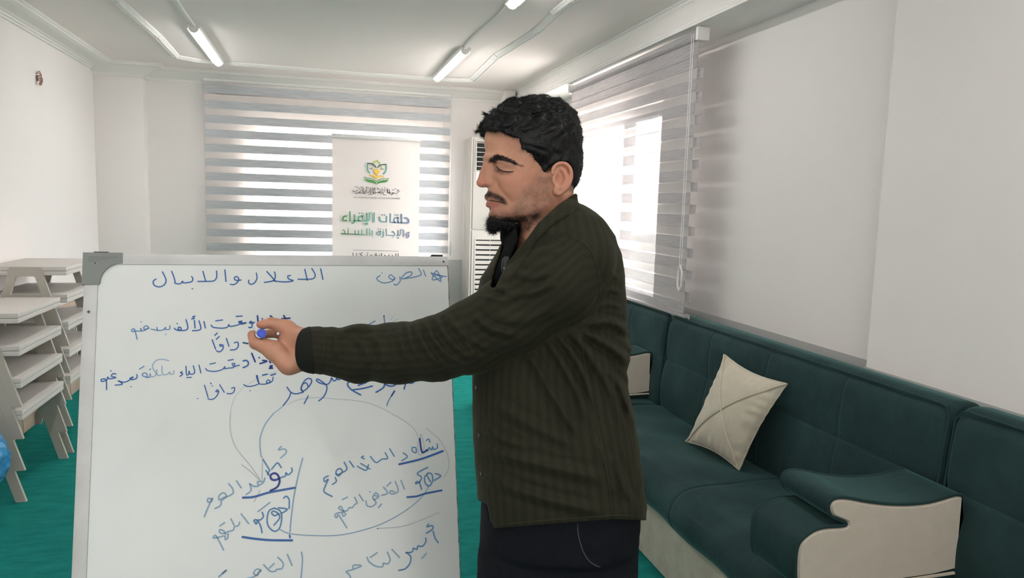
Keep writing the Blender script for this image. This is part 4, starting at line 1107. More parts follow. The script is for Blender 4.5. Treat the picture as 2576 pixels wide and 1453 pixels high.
# ---- skin
def skin_mat():
    m = mat('skin', (186, 138, 114), .5, .35, sss=.12)
    nt = m.node_tree; N = nt.nodes.new; L = nt.links.new; b = nt.nodes['Principled BSDF']
    tc = N('ShaderNodeTexCoord')
    nz = N('ShaderNodeTexNoise'); nz.inputs['Scale'].default_value = 16; nz.inputs['Detail'].default_value = 5; L(tc.outputs['Object'], nz.inputs['Vector'])
    r0 = N('ShaderNodeValToRGB'); r0.color_ramp.elements[0].position = .35; r0.color_ramp.elements[1].position = .68
    r0.color_ramp.elements[0].color = s2l((170, 118, 95)); r0.color_ramp.elements[1].color = s2l((196, 146, 120)); L(nz.outputs[0], r0.inputs[0])
    prev = r0.outputs[0]
    for an, col in (('lid_shade', (122, 82, 68)), ('blush', (184, 116, 96)), ('lip', (164, 106, 94))):
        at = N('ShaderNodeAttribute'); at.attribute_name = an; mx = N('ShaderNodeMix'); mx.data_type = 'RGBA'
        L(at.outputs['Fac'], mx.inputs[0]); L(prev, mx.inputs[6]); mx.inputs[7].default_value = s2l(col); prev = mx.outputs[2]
    n2 = N('ShaderNodeTexNoise'); n2.inputs['Scale'].default_value = 520; n2.inputs['Detail'].default_value = 2; L(tc.outputs['Object'], n2.inputs['Vector'])
    n3 = N('ShaderNodeTexNoise'); n3.inputs['Scale'].default_value = 60; n3.inputs['Detail'].default_value = 3; L(tc.outputs['Object'], n3.inputs['Vector'])
    at = N('ShaderNodeAttribute'); at.attribute_name = 'stubble'
    a1 = N('ShaderNodeMath'); a1.operation = 'MULTIPLY'; L(n2.outputs[0], a1.inputs[0]); L(n3.outputs[0], a1.inputs[1])
    a2 = N('ShaderNodeMapRange'); a2.inputs['From Min'].default_value = .10; a2.inputs['From Max'].default_value = .34; L(a1.outputs[0], a2.inputs['Value'])
    a3 = N('ShaderNodeMath'); a3.operation = 'MULTIPLY_ADD'; L(a2.outputs[0], a3.inputs[0]); a3.inputs[1].default_value = .7; a3.inputs[2].default_value = .38
    a4 = N('ShaderNodeMath'); a4.operation = 'MULTIPLY'; a4.use_clamp = True; L(a3.outputs[0], a4.inputs[0]); L(at.outputs['Fac'], a4.inputs[1])
    mx = N('ShaderNodeMix'); mx.data_type = 'RGBA'; L(a4.outputs[0], mx.inputs[0]); L(prev, mx.inputs[6]); mx.inputs[7].default_value = s2l((44, 32, 28)); L(mx.outputs[2], b.inputs['Base Color'])
    bp = N('ShaderNodeBump'); bp.inputs['Strength'].default_value = .15; bp.inputs['Distance'].default_value = .002; L(n2.outputs[0], bp.inputs['Height']); L(bp.outputs[0], b.inputs['Normal'])
    return m
M_skin = skin_mat()
man = thing('person', 'bearded man in an olive striped shirt, holding a marker toward the whiteboard', 'person', tuple(toworld([[hipc[0], 1640, 0]])[0][:2])+(0.0,))
man_inv = Matrix.Translation(man.location).inverted()
def own(o): o.parent = man; o.matrix_parent_inverse = man_inv; return o
def soft(d, w): return np.clip(.5-d/w, 0, 1)
HS = 2.6
V, F = surfnet(body, (-690, -510, -330), (330, 1650, 215), HS if HS else 3)
X, Y = to_px(V); Q = tohead(V.astype(np.float32)); Qm = Q.copy(); Qm[:, 2] = np.abs(Qm[:, 2]); Xm, Ym = to_px(fromhead(Qm))
hd = (V[:, 1] < -100)
POLY_CHEEK = [(1357, 436), (1384, 448), (1388, 500), (1372, 545), (1310, 585), (1250, 575), (1230, 548), (1237, 530), (1262, 524), (1284, 528), (1296, 508), (1318, 478), (1340, 462)]
POLY_MOU = [(1214, 479), (1232, 480), (1248, 487), (1266, 497), (1277, 514), (1268, 517), (1254, 503), (1236, 496), (1216, 494)]
POLY_CHIN = [(1228, 541), (1246, 538), (1268, 544), (1300, 540), (1336, 536), (1352, 548), (1330, 580), (1280, 590), (1230, 590), (1215, 560)]
stub = .50*soft(poly2(Xm, Ym, POLY_CHEEK), 22)
stub = np.maximum(stub, 1.0*soft(poly2(Xm, Ym, [(1250, 548), (1300, 540), (1345, 530), (1366, 528), (1362, 548), (1320, 580), (1260, 584)]), 22))
stub = np.maximum(stub, .62*soft(poly2(Xm, Ym, [(1278, 530), (1330, 500), (1366, 500), (1366, 540), (1300, 580), (1240, 570), (1240, 540)]), 26))
stub = np.maximum(stub, 1.1*soft(poly2(Xm, Ym, POLY_MOU), 7)); stub = np.maximum(stub, soft(poly2(Xm, Ym, POLY_CHIN), 10))
POLY_BROW = [(1230, 409), (1232, 400), (1244, 391), (1262, 391), (1284, 402), (1310, 417), (1284, 409), (1262, 402), (1246, 402)]
stub = np.maximum(stub, 2.2*soft(poly2(Xm, Ym, POLY_BROW), 6))
stub = np.maximum(stub, .8*soft(poly2(Xm, Ym, [(1336, 385), (1356, 410), (1376, 438), (1396, 420), (1430, 480), (1450, 490), (1460, 380)]), 8)*(Q[:, 2] < 75))*hd
lip = np.maximum(soft(poly2(Xm, Ym, [(1219, 506), (1240, 507), (1266, 511), (1252, 520), (1236, 525), (1222, 521)]), 5), .7*soft(poly2(Xm, Ym, [(1218, 494), (1232, 495), (1262, 507), (1240, 504), (1220, 501)]), 4))*hd
lidsh = np.maximum(.8*soft(poly2(Xm, Ym, [(1240, 405), (1252, 410), (1250, 424), (1262, 432), (1290, 433), (1284, 440), (1262, 440), (1246, 430)]), 9), .35*soft(poly2(Xm, Ym, [(1244, 404), (1290, 404), (1304, 430), (1250, 428)]), 12))*hd  # shade at the inner eye corner and lids painted into the skin colour
bl_ = np.maximum.reduce([.55*soft(((X-1214)**2+(Y-458)**2)**.5-14, 14), .45*soft(((X-1420)**2/900+(Y-440)**2/1600)**.5*30-26, 14)*(Q[:, 2] > 74), .35*soft(((X-1290)**2+(Y-462)**2)**.5-24, 34),
                         .5*soft(((X-652)**2+(Y-818)**2)**.5-9, 8), .3*soft(((X-700)**2+(Y-930)**2)**.5-30, 30)])
body_o = own(np_mesh('body', toworld(V), F, M_skin, None, {'stubble': stub, 'lip': lip, 'lid_shade': lidsh, 'blush': bl_}))
BV, BF = V, F

# ---- strands
M_hair = mat('black_hair', (10, 10, 11), .45, .26)
def normals(V, F):
    n = np.zeros_like(V); a = np.cross(V[F[:, 1]]-V[F[:, 0]], V[F[:, 2]]-V[F[:, 0]])
    for i in range(F.shape[1]): np.add.at(n, F[:, i], a)
    return n/(np.linalg.norm(n, axis=1)[:, None]+1e-9)
def strands(V, Nn, idx, rs, length, width, flow, curl=.6, lift=.5, seg=4, turn=1.3):
    """tapered curved ribbons growing from the surface"""
    n = len(idx); p = V[idx].astype(float); nn = Nn[idx]
    d = flow(p)+rs.normal(0, curl, (n, 3)); d -= (d*nn).sum(1)[:, None]*nn; d /= np.linalg.norm(d, axis=1)[:, None]+1e-9
    d = d+nn*lift; d /= np.linalg.norm(d, axis=1)[:, None]
    ax = rs.normal(0, 1, (n, 3)); ax /= np.linalg.norm(ax, axis=1)[:, None]
    Ln = length*rs.uniform(.6, 1.3, n); ang = rs.normal(0, curl*turn, n)/seg
    pts = [p-nn*1.5]; cur = d
    for s in range(seg):
        pts.append(pts[-1]+cur*(Ln/seg)[:, None]); c = np.cross(ax, cur); cur = cur*np.cos(ang)[:, None]+c*np.sin(ang)[:, None]
        cur -= nn*(.25*lift/seg); cur /= np.linalg.norm(cur, axis=1)[:, None]
    sd = np.cross(d, nn+rs.normal(0, .4, (n, 3))); sd /= np.linalg.norm(sd, axis=1)[:, None]+1e-9
    out = []; fc = []
    for s, q in enumerate(pts):
        w = width*(1-s/(seg+.3))
        out += [q+sd*w/2, q-sd*w/2]
    Vv = np.stack(out, 1).reshape(-1, 3); k = 2*(seg+1); base = np.arange(n)[:, None]*k
    F_ = np.concatenate([base+np.array([2*s, 2*s+1, 2*s+3, 2*s+2])[None] for s in range(seg)])
    return Vv, F_
rs = np.random.RandomState(11)
HAIRP = [(1190, 330), (1213, 325), (1238, 330), (1262, 329), (1281, 342), (1306, 347), (1313, 373), (1339, 389), (1350, 412), (1356, 426), (1371, 437), (1381, 421), (1400, 410), (1426, 405), (1440, 424), (1434, 466), (1430, 486), (1443, 496), (1500, 500), (1500, 180), (1190, 180)]
def hair(P):
    Q = tohead(P); Q[:, 2] = np.abs(Q[:, 2]); Xp, Yp = to_px(fromhead(Q))
    d = skull(Q); d = smin(d, ell(Q, Hc(1392, 405, 0), (64, 90, 62)), 18)
    top = np.clip((360-Yp)/90, 0, 1); fr = np.clip((1330-Xp)/110, 0, 1)*np.clip((400-Yp)/40, 0, 1)
    t = 8+9*top+6*fr+np.clip((Xp-1400)/60, 0, 1)*3
    nz = np.abs(noise(P, .085, 1))*9-3+noise(P, .16, 4)*1.8
    d = d-t-nz*(.4+.8*top+.5*fr)
    pl = poly2(Xp, Yp, HAIRP)+noise(P, .22, 2)*2.2
    return smax(d, pl, 5)
V, F = surfnet(hair, (-120, -520, -110), (200, -210, 110), 2.4)
Nn = normals(V, F)
hair_o = own(np_mesh('hair', toworld(V), F, M_hair, None))
cN = np.array(Lc(1350, 345, 0)); 
def flow_hair(p):
    r = p-cN; f = np.cross(r, np.array([0.2, .3, 1.])); f /= np.linalg.norm(f, axis=1)[:, None]+1e-9
    return -f*.2+np.array([-.15, .35, 0])+np.stack([noise(p.astype(np.float32), .06, 3)*.9, noise(p.astype(np.float32), .07, 5)*.7, noise(p.astype(np.float32), .06, 8)*.7], 1)
idx = rs.choice(len(V), 42000)
SV, SF = strands(V, Nn, idx, rs, 13, 1.0, flow_hair, .28, .15, 5, 3.0)
so = own(np_mesh('hair_strands', toworld(SV), SF, M_hair, None)); so['kind'] = 'stuff'
so.parent = hair_o; so.matrix_parent_inverse = Matrix.Identity(4); so.matrix_parent_inverse = man_inv.inverted() @ man_inv

# ---- beard, moustache, eyebrows
BRD = [(1226, 550), (1240, 546), (1262, 552), (1284, 556), (1302, 566), (1296, 576), (1280, 580), (1262, 583), (1244, 590), (1228, 582), (1217, 566), (1216, 552)]
def beard(P):
    Q = tohead(P); Q[:, 2] = np.abs(Q[:, 2]); Xp, Yp = to_px(fromhead(Q))
    d = cone(Q, Hc(1247, 556, 0), Hc(1241, 573, 0), 21, 13); d = smin(d, cone(Q, Hc(1248, 558, 4), Hc(1296, 564, 28), 17, 12), 10)
    d += noise(P, .2, 6)*2.2+noise(P, .5, 2)*1.0
    return smax(d, poly2(Xp, Yp, BRD)+noise(P, .3, 2)*2, 4)
V, F = surfnet(beard, (-110, -210, -70), (60, -110, 70), 2.2)
beard_o = own(np_mesh('beard', toworld(V), F, M_hair, None)); Nb = normals(V, F)
def flow_beard(p): return np.array([-.35, .8, 0])+np.stack([noise(p.astype(np.float32), .12, 3)*.8, noise(p.astype(np.float32), .1, 5)*.3, noise(p.astype(np.float32), .1, 8)*.8], 1)
SV, SF = strands(V, Nb, rs.choice(len(V), 5200), rs, 19, .7, flow_beard, .8, .22, 8, 3.6)
bo = np_mesh('beard_strands', toworld(SV), SF, M_hair, None); bo['kind'] = 'stuff'; bo.parent = beard_o; bo.matrix_parent_inverse = Matrix.Identity(4)
BN_ = normals(BV, BF)
sel = np.where(hd)[0]; Xm_, Ym_ = Xm[sel], Ym[sel]
def tuft(name, poly, n, ln, wd, flow, parent=man, curl=.3, lift=.25, soft_=0, dens=None):
    pd = poly2(Xm_, Ym_, poly); pr = (pd < soft_).astype(float)
    if dens is not None: pr *= dens(Xm_, Ym_)
    pr = pr/pr.sum(); ii = sel[rs.choice(len(sel), n, p=pr)]
    SV, SF = strands(BV, BN_, ii, rs, ln, wd, flow, curl, lift)
    o = own(np_mesh(name, toworld(SV), SF, M_hair, None)); return o
o = tuft('moustache', POLY_MOU, 1700, 8, .7, lambda p: np.array([.5, .75, .1])+p*0, curl=.35)
o = tuft('eyebrow', POLY_BROW, 3200, 9, .9, lambda p: np.array([.9, .05, .2])+p*0, curl=.22, soft_=1)
o = tuft('beard_hairs', POLY_CHIN, 2600, 9, .6, lambda p: np.array([.1, .9, .1])+p*0, curl=.45, lift=.3, soft_=3); o['kind'] = 'stuff'
o = tuft('stubble', POLY_CHEEK, 2600, 3.6, .55, lambda p: np.array([.2, .9, .1])+p*0, curl=.4, dens=lambda x, y: np.clip((y-440)/110, .12, 1)**1.3); o['kind'] = 'stuff'
# lashes along the closed lid
def cast(fn, px, py, w0=260, w1=-200, step=4.):
    ws = np.arange(w0, w1, -step, dtype=np.float32); P = np.stack([Lc(px, py, w) for w in ws]); d = fn(P)
    i = np.argmax(d < 0)
    if not (d < 0).any(): return None
    a, b = ws[max(i-1, 0)], ws[i]
    for _ in range(10):
        m_ = (a+b)/2
        if fn(np.stack([Lc(px, py, m_)]))[0] < 0: b = m_
        else: a = m_
    return Lc(px, py, (a+b)/2).astype(float)
def surfline(fn, pts, r, name, m, lift=0., k=4, n=6, w0=260):
    P = catmull(pts, k) if len(pts) > 2 else pts
    W_ = [q for q in (cast(fn, x, y, w0) for x, y in P) if q is not None]
    W_ = [q+np.array([0, 0, lift]) for q in W_]; W_ = toworld(np.array(W_)); kk = MB()
    N_ = len(W_); rr = [r*S_*(.45+.55*min(1, min(i, N_-1-i)/3)) for i in range(N_)]
    kk.tube([Vector(q) for q in W_], rr, n); return own(kk.build(name, m, None, True))
surfline(head, [(1249, 417), (1255, 425), (1265, 430), (1278, 432), (1293, 431)], 1.25, 'eyelashes', M_hair, .3)
o = tuft('lash_hairs', [(1249, 416), (1256, 424), (1266, 429), (1292, 430), (1292, 434), (1264, 434), (1252, 427)], 420, 6, .55, lambda p: np.array([-.55, .8, .2])+p*0, curl=.2, lift=.7)
M_mouth = mat('mouth_dark', (52, 22, 22), .5, .3)
surfline(head, [(1223, 503), (1236, 504), (1252, 507), (1266, 510)], 1.5, 'mouth_line', M_mouth, -.6)

# ---- shirt
TY = [505, 530, 560, 600, 640, 700, 760, 840, 872, 895, 930, 1000, 1100, 1200, 1260, 1330, 1400]
TF = [1395, 1350, 1300, 1268, 1247, 1208, 1196, 1191, 1190, 1190, 1190, 1189, 1191, 1199, 1203, 1206, 1208]
TB = [1450, 1480, 1512, 1543, 1558, 1568, 1573, 1576, 1585, 1582, 1573, 1583, 1599, 1613, 1620, 1619, 1617]
TW = [70, 120, 178, 206, 210, 196, 182, 178, 180, 182, 186, 198, 212, 222, 222, 220, 218]
TYl = np.array(TY)-CY; TFl = np.array(TF)-CX; TBl = np.array(TB)-CX
HEMX = np.array([1190, 1203, 1226, 1232, 1238, 1300, 1400, 1540, 1618, 1640]); HEMY = np.array([1250, 1258, 1268, 1300, 1328, 1324, 1316, 1305, 1308, 1308])
def torso(P, dr=0):
    x, y, w = P[:, 0], P[:, 1], P[:, 2]
    f = np.interp(y, TYl, TFl)-dr; b = np.interp(y, TYl, TBl)+dr; hw = np.interp(y, TYl, TW)+dr
    xc = (f+b)/2; ax = (b-f)/2; e = 2.35
    q = (np.abs((x-xc)/ax)**e+np.abs(w/hw)**e)**(1/e)
    return (q-1)*np.minimum(ax, hw)*.9
def crease(t): return .62-np.abs(np.sin(t/2))     # soft rolls with narrow creases between them
NECK_A, NECK_B = Lc(1384, 470, 0), Lc(1372, 640, 0)
# cloth folds laid out as soft ridge lines (x, y ...; height, half width)
T_RIDGE = [([(1315, 875), (1347, 917), (1376, 968), (1420, 1040), (1462, 1110)], 11, 10), ([(1368, 845), (1397, 886), (1426, 937), (1448, 978), (1484, 1070)], 11, 9),
           ([(1397, 836), (1438, 886), (1471, 947), (1492, 1020)], 9, 8), ([(1426, 832), (1459, 859), (1500, 917), (1531, 968), (1562, 1070)], 11, 10),
           ([(1455, 834), (1500, 850), (1551, 884), (1580, 915)], 11, 9), ([(1459, 822), (1510, 810), (1551, 816), (1582, 842)], 8, 9), ([(1510, 890), (1534, 937), (1563, 978), (1598, 1080)], 9, 8),
           ([(1240, 1010), (1300, 1050), (1380, 1090), (1450, 1120)], 6, 12), ([(1210, 1120), (1284, 1150), (1418, 1182), (1525, 1206)], 8, 13), ([(1220, 1190), (1300, 1232), (1400, 1262), (1525, 1292)], 9, 12),
           ([(1540, 1140), (1560, 1200), (1590, 1270)], 7, 9), ([(1500, 1100), (1530, 1180), (1545, 1250)], 5, 8), ([(1215, 1060), (1250, 1100), (1330, 1130)], 5, 10), ([(1500, 700), (1530, 690), (1560, 700)], 3, 6), ([(1505, 740), (1535, 728), (1562, 738)], 3, 6), ([(1500, 775), (1530, 764), (1565, 775)], 3, 6)]
A_RIDGE = [([(1150, 806), (1172, 858), (1201, 906)], 7, 8), ([(1191, 787), (1212, 812), (1243, 830), (1300, 843)], 9, 9), ([(1238, 715), (1294, 738), (1356, 730), (1400, 708)], 7, 9), ([(1294, 682), (1335, 697), (1390, 684)], 5, 8),
           ([(1212, 740), (1253, 752), (1315, 748)], 5, 8), ([(1006, 818), (1008, 862), (1027, 910)], 6, 7), ([(1028, 814), (1034, 857), (1054, 905)], 5, 6), ([(1049, 806), (1057, 849), (1082, 892), (1112, 926)], 7, 7),
           ([(1071, 803), (1084, 843), (1117, 884), (1158, 922)], 7, 7), ([(1098, 796), (1114, 835), (1158, 881), (1195, 908)], 7, 7), ([(1125, 788), (1144, 822), (1199, 862), (1240, 880)], 6, 7), ([(886, 838), (919, 881), (926, 920)], 6, 9),
           ([(846, 846), (886, 824), (944, 824)], 6, 8), ([(843, 900), (846, 846)], 6, 6), ([(940, 840), (960, 880), (962, 930)], 5, 9), ([(1250, 800), (1320, 805), (1400, 770)], 4, 12), ([(1330, 640), (1370, 628), (1420, 640)], 4, 9)]
def ridges(X, Y, L):
    out = np.zeros(X.shape, np.float32)
    for pts, h, wd in L:
        P_ = catmull(pts, 3); n = len(P_)-1; best = np.full(X.shape, 1e9, np.float32); tt_ = np.zeros(X.shape, np.float32)
        for i in range(n):
            a, b = P_[i], P_[i+1]; e = b-a; t = np.clip(((X-a[0])*e[0]+(Y-a[1])*e[1])/(e@e), 0, 1)
            q = (X-a[0]-e[0]*t)**2+(Y-a[1]-e[1]*t)**2; m = q < best; best = np.where(m, q, best); tt_ = np.where(m, (i+t)/n, tt_)
        s_ = np.sqrt(best)/wd
        out += h*(np.exp(-s_**2)-.35*np.exp(-((s_-2.0)/.8)**2))*np.clip(np.minimum(tt_, 1-tt_)*5, .0, 1)
    return out
def shirt_base(P):
    x, y, w = P[:, 0], P[:, 1], P[:, 2]
    d = torso(P)
    d = smax(d, -(y-(515-CY)-.12*(x-140)), 10)
    d = smin(d, cone(P, Lc(1448, 612, -140), Lc(1450, 606, 120), 66, 70), 34)
    a = arm_chain(P)
    r = None
    for (p0, ra), (p1, rb) in zip(RARM[:-1], RARM[1:]):
        c = cone(P, p0, p1, ra, rb); r = c if r is None else smin(r, c, 20)
    Xp, Yp = to_px(P)
    # folds of the sleeve
    t = np.clip((1300-Xp)/60, 0, 1)*np.clip((Xp-985)/60, 0, 1)
    ph = (Xp-.42*(Yp-800)-.0016*(Yp-860)**2)/5.6
    a = a+t*1.5*crease(ph+1.6*noise(P, .016, 1))*(.75+.35*noise(P, .03, 3))
    t2 = np.clip((1010-Xp)/60, 0, 1)*np.clip((Xp-812)/24, 0, 1)
    a = a+t2*(5.5*crease(Xp/11+.5*(Yp-880)/11+2*noise(P, .02, 2))*(.6+.5*noise(P, .03, 9))+3.5*noise(P, .045, 2))
    t3 = np.clip((Xp-1200)/60, 0, 1)*np.clip((1480-Xp)/80, 0, 1)
    ph3 = (.55*Xp+.95*Yp)/17+2.6*noise(P, .010, 4)
    a = a+t3*1.5*crease(ph3)*(.6+.5*noise(P, .014, 6))
    # cuff
    cu = np.clip((812-Xp)/6, 0, 1); a = a-cu*2.0
    a = smax(a, (757-CX+.0+.0012*(y-153)**2*1.0)-x, 3)
    # folds of the torso
    rx, ry = Xp-1455, Yp-850; rr = np.sqrt(rx**2+ry**2)+1; an = np.arctan2(ry, rx)
    g = np.clip((Yp-820)/60, 0, 1)*np.clip(1-rr/430, 0, 1)
    fd = g*2.5*crease(an*15+1.4*noise(P, .010, 2))*np.clip(rr/70, 0, 1)
    g2 = np.clip((Yp-1090)/90, 0, 1)*np.clip((1312-Yp)/30, 0, 1)
    fd += g2*3*crease((Yp-.30*(Xp-1200)+.0006*(Xp-1400)**2)/13+2.2*noise(P, .009, 7))*(.6+.5*noise(P, .011, 8))
    g3 = np.clip((Xp-1490)/40, 0, 1)*np.clip((Yp-780)/60, 0, 1)*np.clip((1200-Yp)/150, 0, 1)
    fd += g3*2*crease((Yp-.9*(Xp-1500))/14+1.6*noise(P, .015, 3))
    g4 = np.clip((800-Yp)/100, 0, 1)*np.clip((Yp-560)/60, 0, 1)
    fd += g4*2.5*noise(P, .03, 9)
    d = d+fd*.9+1.2*noise(P, .05, 11)
    d = smin(d, r, 22)
    near = (w > 0) & (d < 16)
    if near.any():
        i = np.where(near)[0]; d = d.copy(); d[i] -= ridges(Xp[i], Yp[i], T_RIDGE)
    near = (w > -60) & (a < 16)
    if near.any():
        i = np.where(near)[0]; a = a.copy(); a[i] -= ridges(Xp[i], Yp[i], A_RIDGE)*np.clip((w[i]+60)/50, 0, 1)
    d = smin(d, a, np.where(Xp > 1440, 14., 4.))
    return d
def hemfn(P):
    Xp, Yp = to_px(np.stack([P[:, 0], P[:, 1], np.abs(P[:, 2])], 1))
    return (Yp-np.interp(Xp, HEMX, HEMY))*.9
OPEN = [(1446, 486), (1404, 514), (1354, 560), (1326, 599), (1302, 627), (1273, 666), (1245, 724), (1234, 722), (1246, 672), (1258, 640), (1264, 612), (1256, 590), (1256, 470), (1440, 460)]
STRIP = [(1448, 486), (1459, 524), (1420, 546), (1382, 572), (1346, 612), (1320, 652), (1292, 692), (1262, 738), (1243, 728), (1272, 664), (1297, 622), (1318, 596), (1345, 560), (1400, 517)]
def shirt(P):
    d = shirt_base(P)
    nk = cone(P, NECK_A, NECK_B, 59, 68)
    # collar band: shell around the neck, open at the front
    col = np.abs(nk-4)-5.5
    x, y, w = P[:, 0], P[:, 1], P[:, 2]; Xp, Yp = to_px(P)
    toprim = np.interp(Xp, [1290, 1340, 1400, 1445, 1470], [612, 566, 517, 488, 484])
    col = smax(col, toprim-Yp, 2); col = smax(col, Yp-(toprim+62), 6); col = smax(col, 1296-Xp, 4)
    d = smax(d, -smax(nk-2, np.where(P[:, 0] > 140, -9., 9.)*0-1, 1), 3)
    d = smin(d, col, 5)
    d = d-5.5*np.clip(.5-poly2(Xp, Yp, STRIP)/3, 0, 1)*(w > 0)
    # chest opening
    d = smax(d, -smax(poly2(Xp, Yp, OPEN), -(w+15), 3), 2.5)
    d = smax(d, hemfn(P), 3)
    return d
V, F = surfnet(shirt, (-545, -245, -320), (350, 620, 265), 3.3)
Xs, Ys = to_px(V)
at = arm_chain(V.astype(np.float32)); tt = torso(V.astype(np.float32))
xc = (np.interp(V[:, 1], TYl, TFl)+np.interp(V[:, 1], TYl, TBl))/2
ang = np.arctan2(V[:, 2]*1.0, V[:, 0]-xc); st_t = ang*205
axp = np.array([q[0] for q in ARM]); o_ = np.argsort(axp[:, 0])
yc_ = np.interp(V[:, 0], axp[o_, 0], axp[o_, 1]); wc_ = np.interp(V[:, 0], axp[o_, 0], axp[o_, 2])
st_a = np.arctan2(V[:, 1]-yc_, V[:, 2]-wc_)*84
ARMHOLE = [(1412, 585), (1470, 612), (1500, 655), (1509, 720), (1497, 790), (1470, 832), (1400, 850), (1300, 905), (1190, 950), (700, 1000), (700, 700), (1190, 745), (1250, 700), (1300, 640), (1350, 600)]
isarm = soft(poly2(Xs, Ys, ARMHOLE), 2)*(V[:, 2] > 0)
stripe = np.where(isarm > .5, st_a, st_t)
M_shirt = mat('olive_shirt', (31, 31, 22), .85, .2, sheen=.12, sheen_tint=(150, 150, 110), bump=(420, .25, .0015))
nt = M_shirt.node_tree; N = nt.nodes.new; Lk = nt.links.new
a_ = N('ShaderNodeAttribute'); a_.attribute_name = 'stripe'
m1 = N('ShaderNodeMath'); m1.operation = 'MULTIPLY'; m1.inputs[1].default_value = 2*PI/23; Lk(a_.outputs['Fac'], m1.inputs[0])
m2 = N('ShaderNodeMath'); m2.operation = 'SINE'; Lk(m1.outputs[0], m2.inputs[0])
m3 = N('ShaderNodeMapRange'); m3.inputs['From Min'].default_value = -.5; m3.inputs['From Max'].default_value = .5; Lk(m2.outputs[0], m3.inputs['Value'])
mx = N('ShaderNodeMix'); mx.data_type = 'RGBA'; mx.inputs[6].default_value = s2l((33, 33, 23)); mx.inputs[7].default_value = s2l((39, 38, 27))
Lk(m3.outputs[0], mx.inputs[0]); Lk(mx.outputs[2], nt.nodes['Principled BSDF'].inputs['Base Color'])
shirt_o = own(np_mesh('shirt', toworld(V), F, M_shirt, None, {'stripe': stripe}))
M_seam = mat('shirt_seam', (46, 47, 34), .85, .2)
def on_shirt(o): o.parent = shirt_o; o.matrix_parent_inverse = Matrix.Identity(4); return o
for pts in ([(1418, 590), (1470, 612), (1498, 655), (1508, 720), (1497, 790), (1472, 828)], [(1462, 850), (1472, 920), (1490, 1010), (1510, 1100), (1528, 1190), (1540, 1290)],
            [(1245, 1320), (1320, 1313), (1400, 1306), (1540, 1296), (1600, 1298)], [(812, 838), (816, 880), (810, 922)], [(1443, 520), (1400, 548), (1350, 590), (1322, 622)]):
    on_shirt(surfline(shirt, pts, 1.6, 'seam', M_seam, .2, 5))
M_button = mat('dark_button', (24, 24, 20), .35, .5)
def disc(name, fn, px, py, r, t, m, parent=None, nrm=None):
    c = cast(fn, px, py); e = 2.
    g = np.array([fn(np.array([c+d_], np.float32))[0]-fn(np.array([c-d_], np.float32))[0] for d_ in (np.array([e, 0, 0]), np.array([0, e, 0]), np.array([0, 0, e]))]); g /= np.linalg.norm(g)
    a, b = toworld(np.array([c-g*1.0, c+g*t])); k = MB(); k.tube([Vector(a), Vector(b)], [r*S_, r*S_*.9], 16); return own(k.build(name, m, None, True))
for px, py in ((1199, 974), (1206, 1094), (1211, 1190)): on_shirt(disc('button', shirt, px, py, 5.5, 2.2, M_button))
# dark inner cuff, black undershirt in the open neck
M_blackcloth = mat('black_cloth', (9, 11, 12), .9, .1)
def cuff(P):
    Xp, Yp = to_px(P); a = arm_chain(P)-3.4; a = smax(a, (759-CX+.0012*(P[:, 1]-153)**2)-P[:, 0], 2.5)
    return smax(a, Xp-(787+.08*(Yp-880)), 2.5)
V, F = surfnet(cuff, (-545, 80, -80), (-470, 225, 90), 3); own(np_mesh('cuff', toworld(V), F, mat('dark_cuff', (27, 29, 24), .85, .2), None))
BLK = [(1258, 572), (1298, 566), (1303, 602), (1296, 620), (1277, 666), (1246, 728), (1226, 728), (1240, 672), (1254, 640), (1262, 612), (1255, 592)]
def under(P):
    Xp, Yp = to_px(P)
    d = torso(P)+5
    d = smin(d, cone(P, Lc(1290, 570, -10), Lc(1286, 630, 10), 30, 30), 14)
    d = smax(d, poly2(Xp, Yp, BLK), 2)
    return smax(d, -(P[:, 2]+90), 3)+noise(P, .08, 3)*1.0
V, F = surfnet(under, (-80, -180, -110), (60, 20, 150), 3); own(np_mesh('undershirt', toworld(V), F, M_blackcloth, None))

# ---- trousers and shoes
FZ = float((-CAM.z-fwd.z*D0*-1)/1)  # unused helper kept simple
def trousers(P):
    t = ((P-hipc)@DN)                              # distance below the hip
    q = P-hipc-t[:, None]*DN
    x, w = q[:, 0], q[:, 2]
    tk = [-200, 0, 90, 210, 330, 520, 700, 900, 1060]
    xf = np.interp(t, tk, [-196, -199, -202, -203, -188, -150, -132, -112, -104]); xb = np.interp(t, tk, [192, 196, 196, 186, 160, 118, 104, 86, 78]); hw = np.interp(t, tk, [205, 205, 204, 118, 112, 98, 88, 74, 70])
    split = np.clip((t-110)/110, 0, 1); cw = np.where(w > 0, 98., -98.)*split
    xc_ = (xf+xb)/2; ax = (xb-xf)/2
    d = ((np.abs((x-xc_)/ax)**2.3+np.abs((w-cw)/hw)**2.3)**(1/2.3)-1)*np.minimum(ax, hw)*.9
    Xp, Yp = to_px(P)
    d = d+2.2*noise(P, .035, 4)+1.5*np.sin((.7*Xp-Yp)/14+noise(P, .02, 1))*noise(P, .02, 9)
    d = smax(d, np.where(hemfn(P) < -10, torso(P)+16, -20.), 4)
    d = smax(d, -180-t, 3); return smax(d, t-1040, 3)
M_trou = mat('navy_trousers', (16, 18, 24), .9, .15, var=((21, 24, 30), 60, .5, (1, 1, 1)), bump=(500, .3, .001))
V, F = surfnet(trousers, (-100, 320, -340), (350, 1560, 230), 5)
trou_o = own(np_mesh('trousers', toworld(V), F, M_trou, None))
M_edge = mat('faded_pocket_edge', (66, 70, 80), .9, .2)
pk = surfline(trousers, [(1453, 1316), (1455, 1345), (1466, 1384), (1482, 1410), (1500, 1422), (1510, 1425)], 1.5, 'pocket_edge', M_edge, .3, 5); pk.parent = trou_o; pk.matrix_parent_inverse = Matrix.Identity(4)
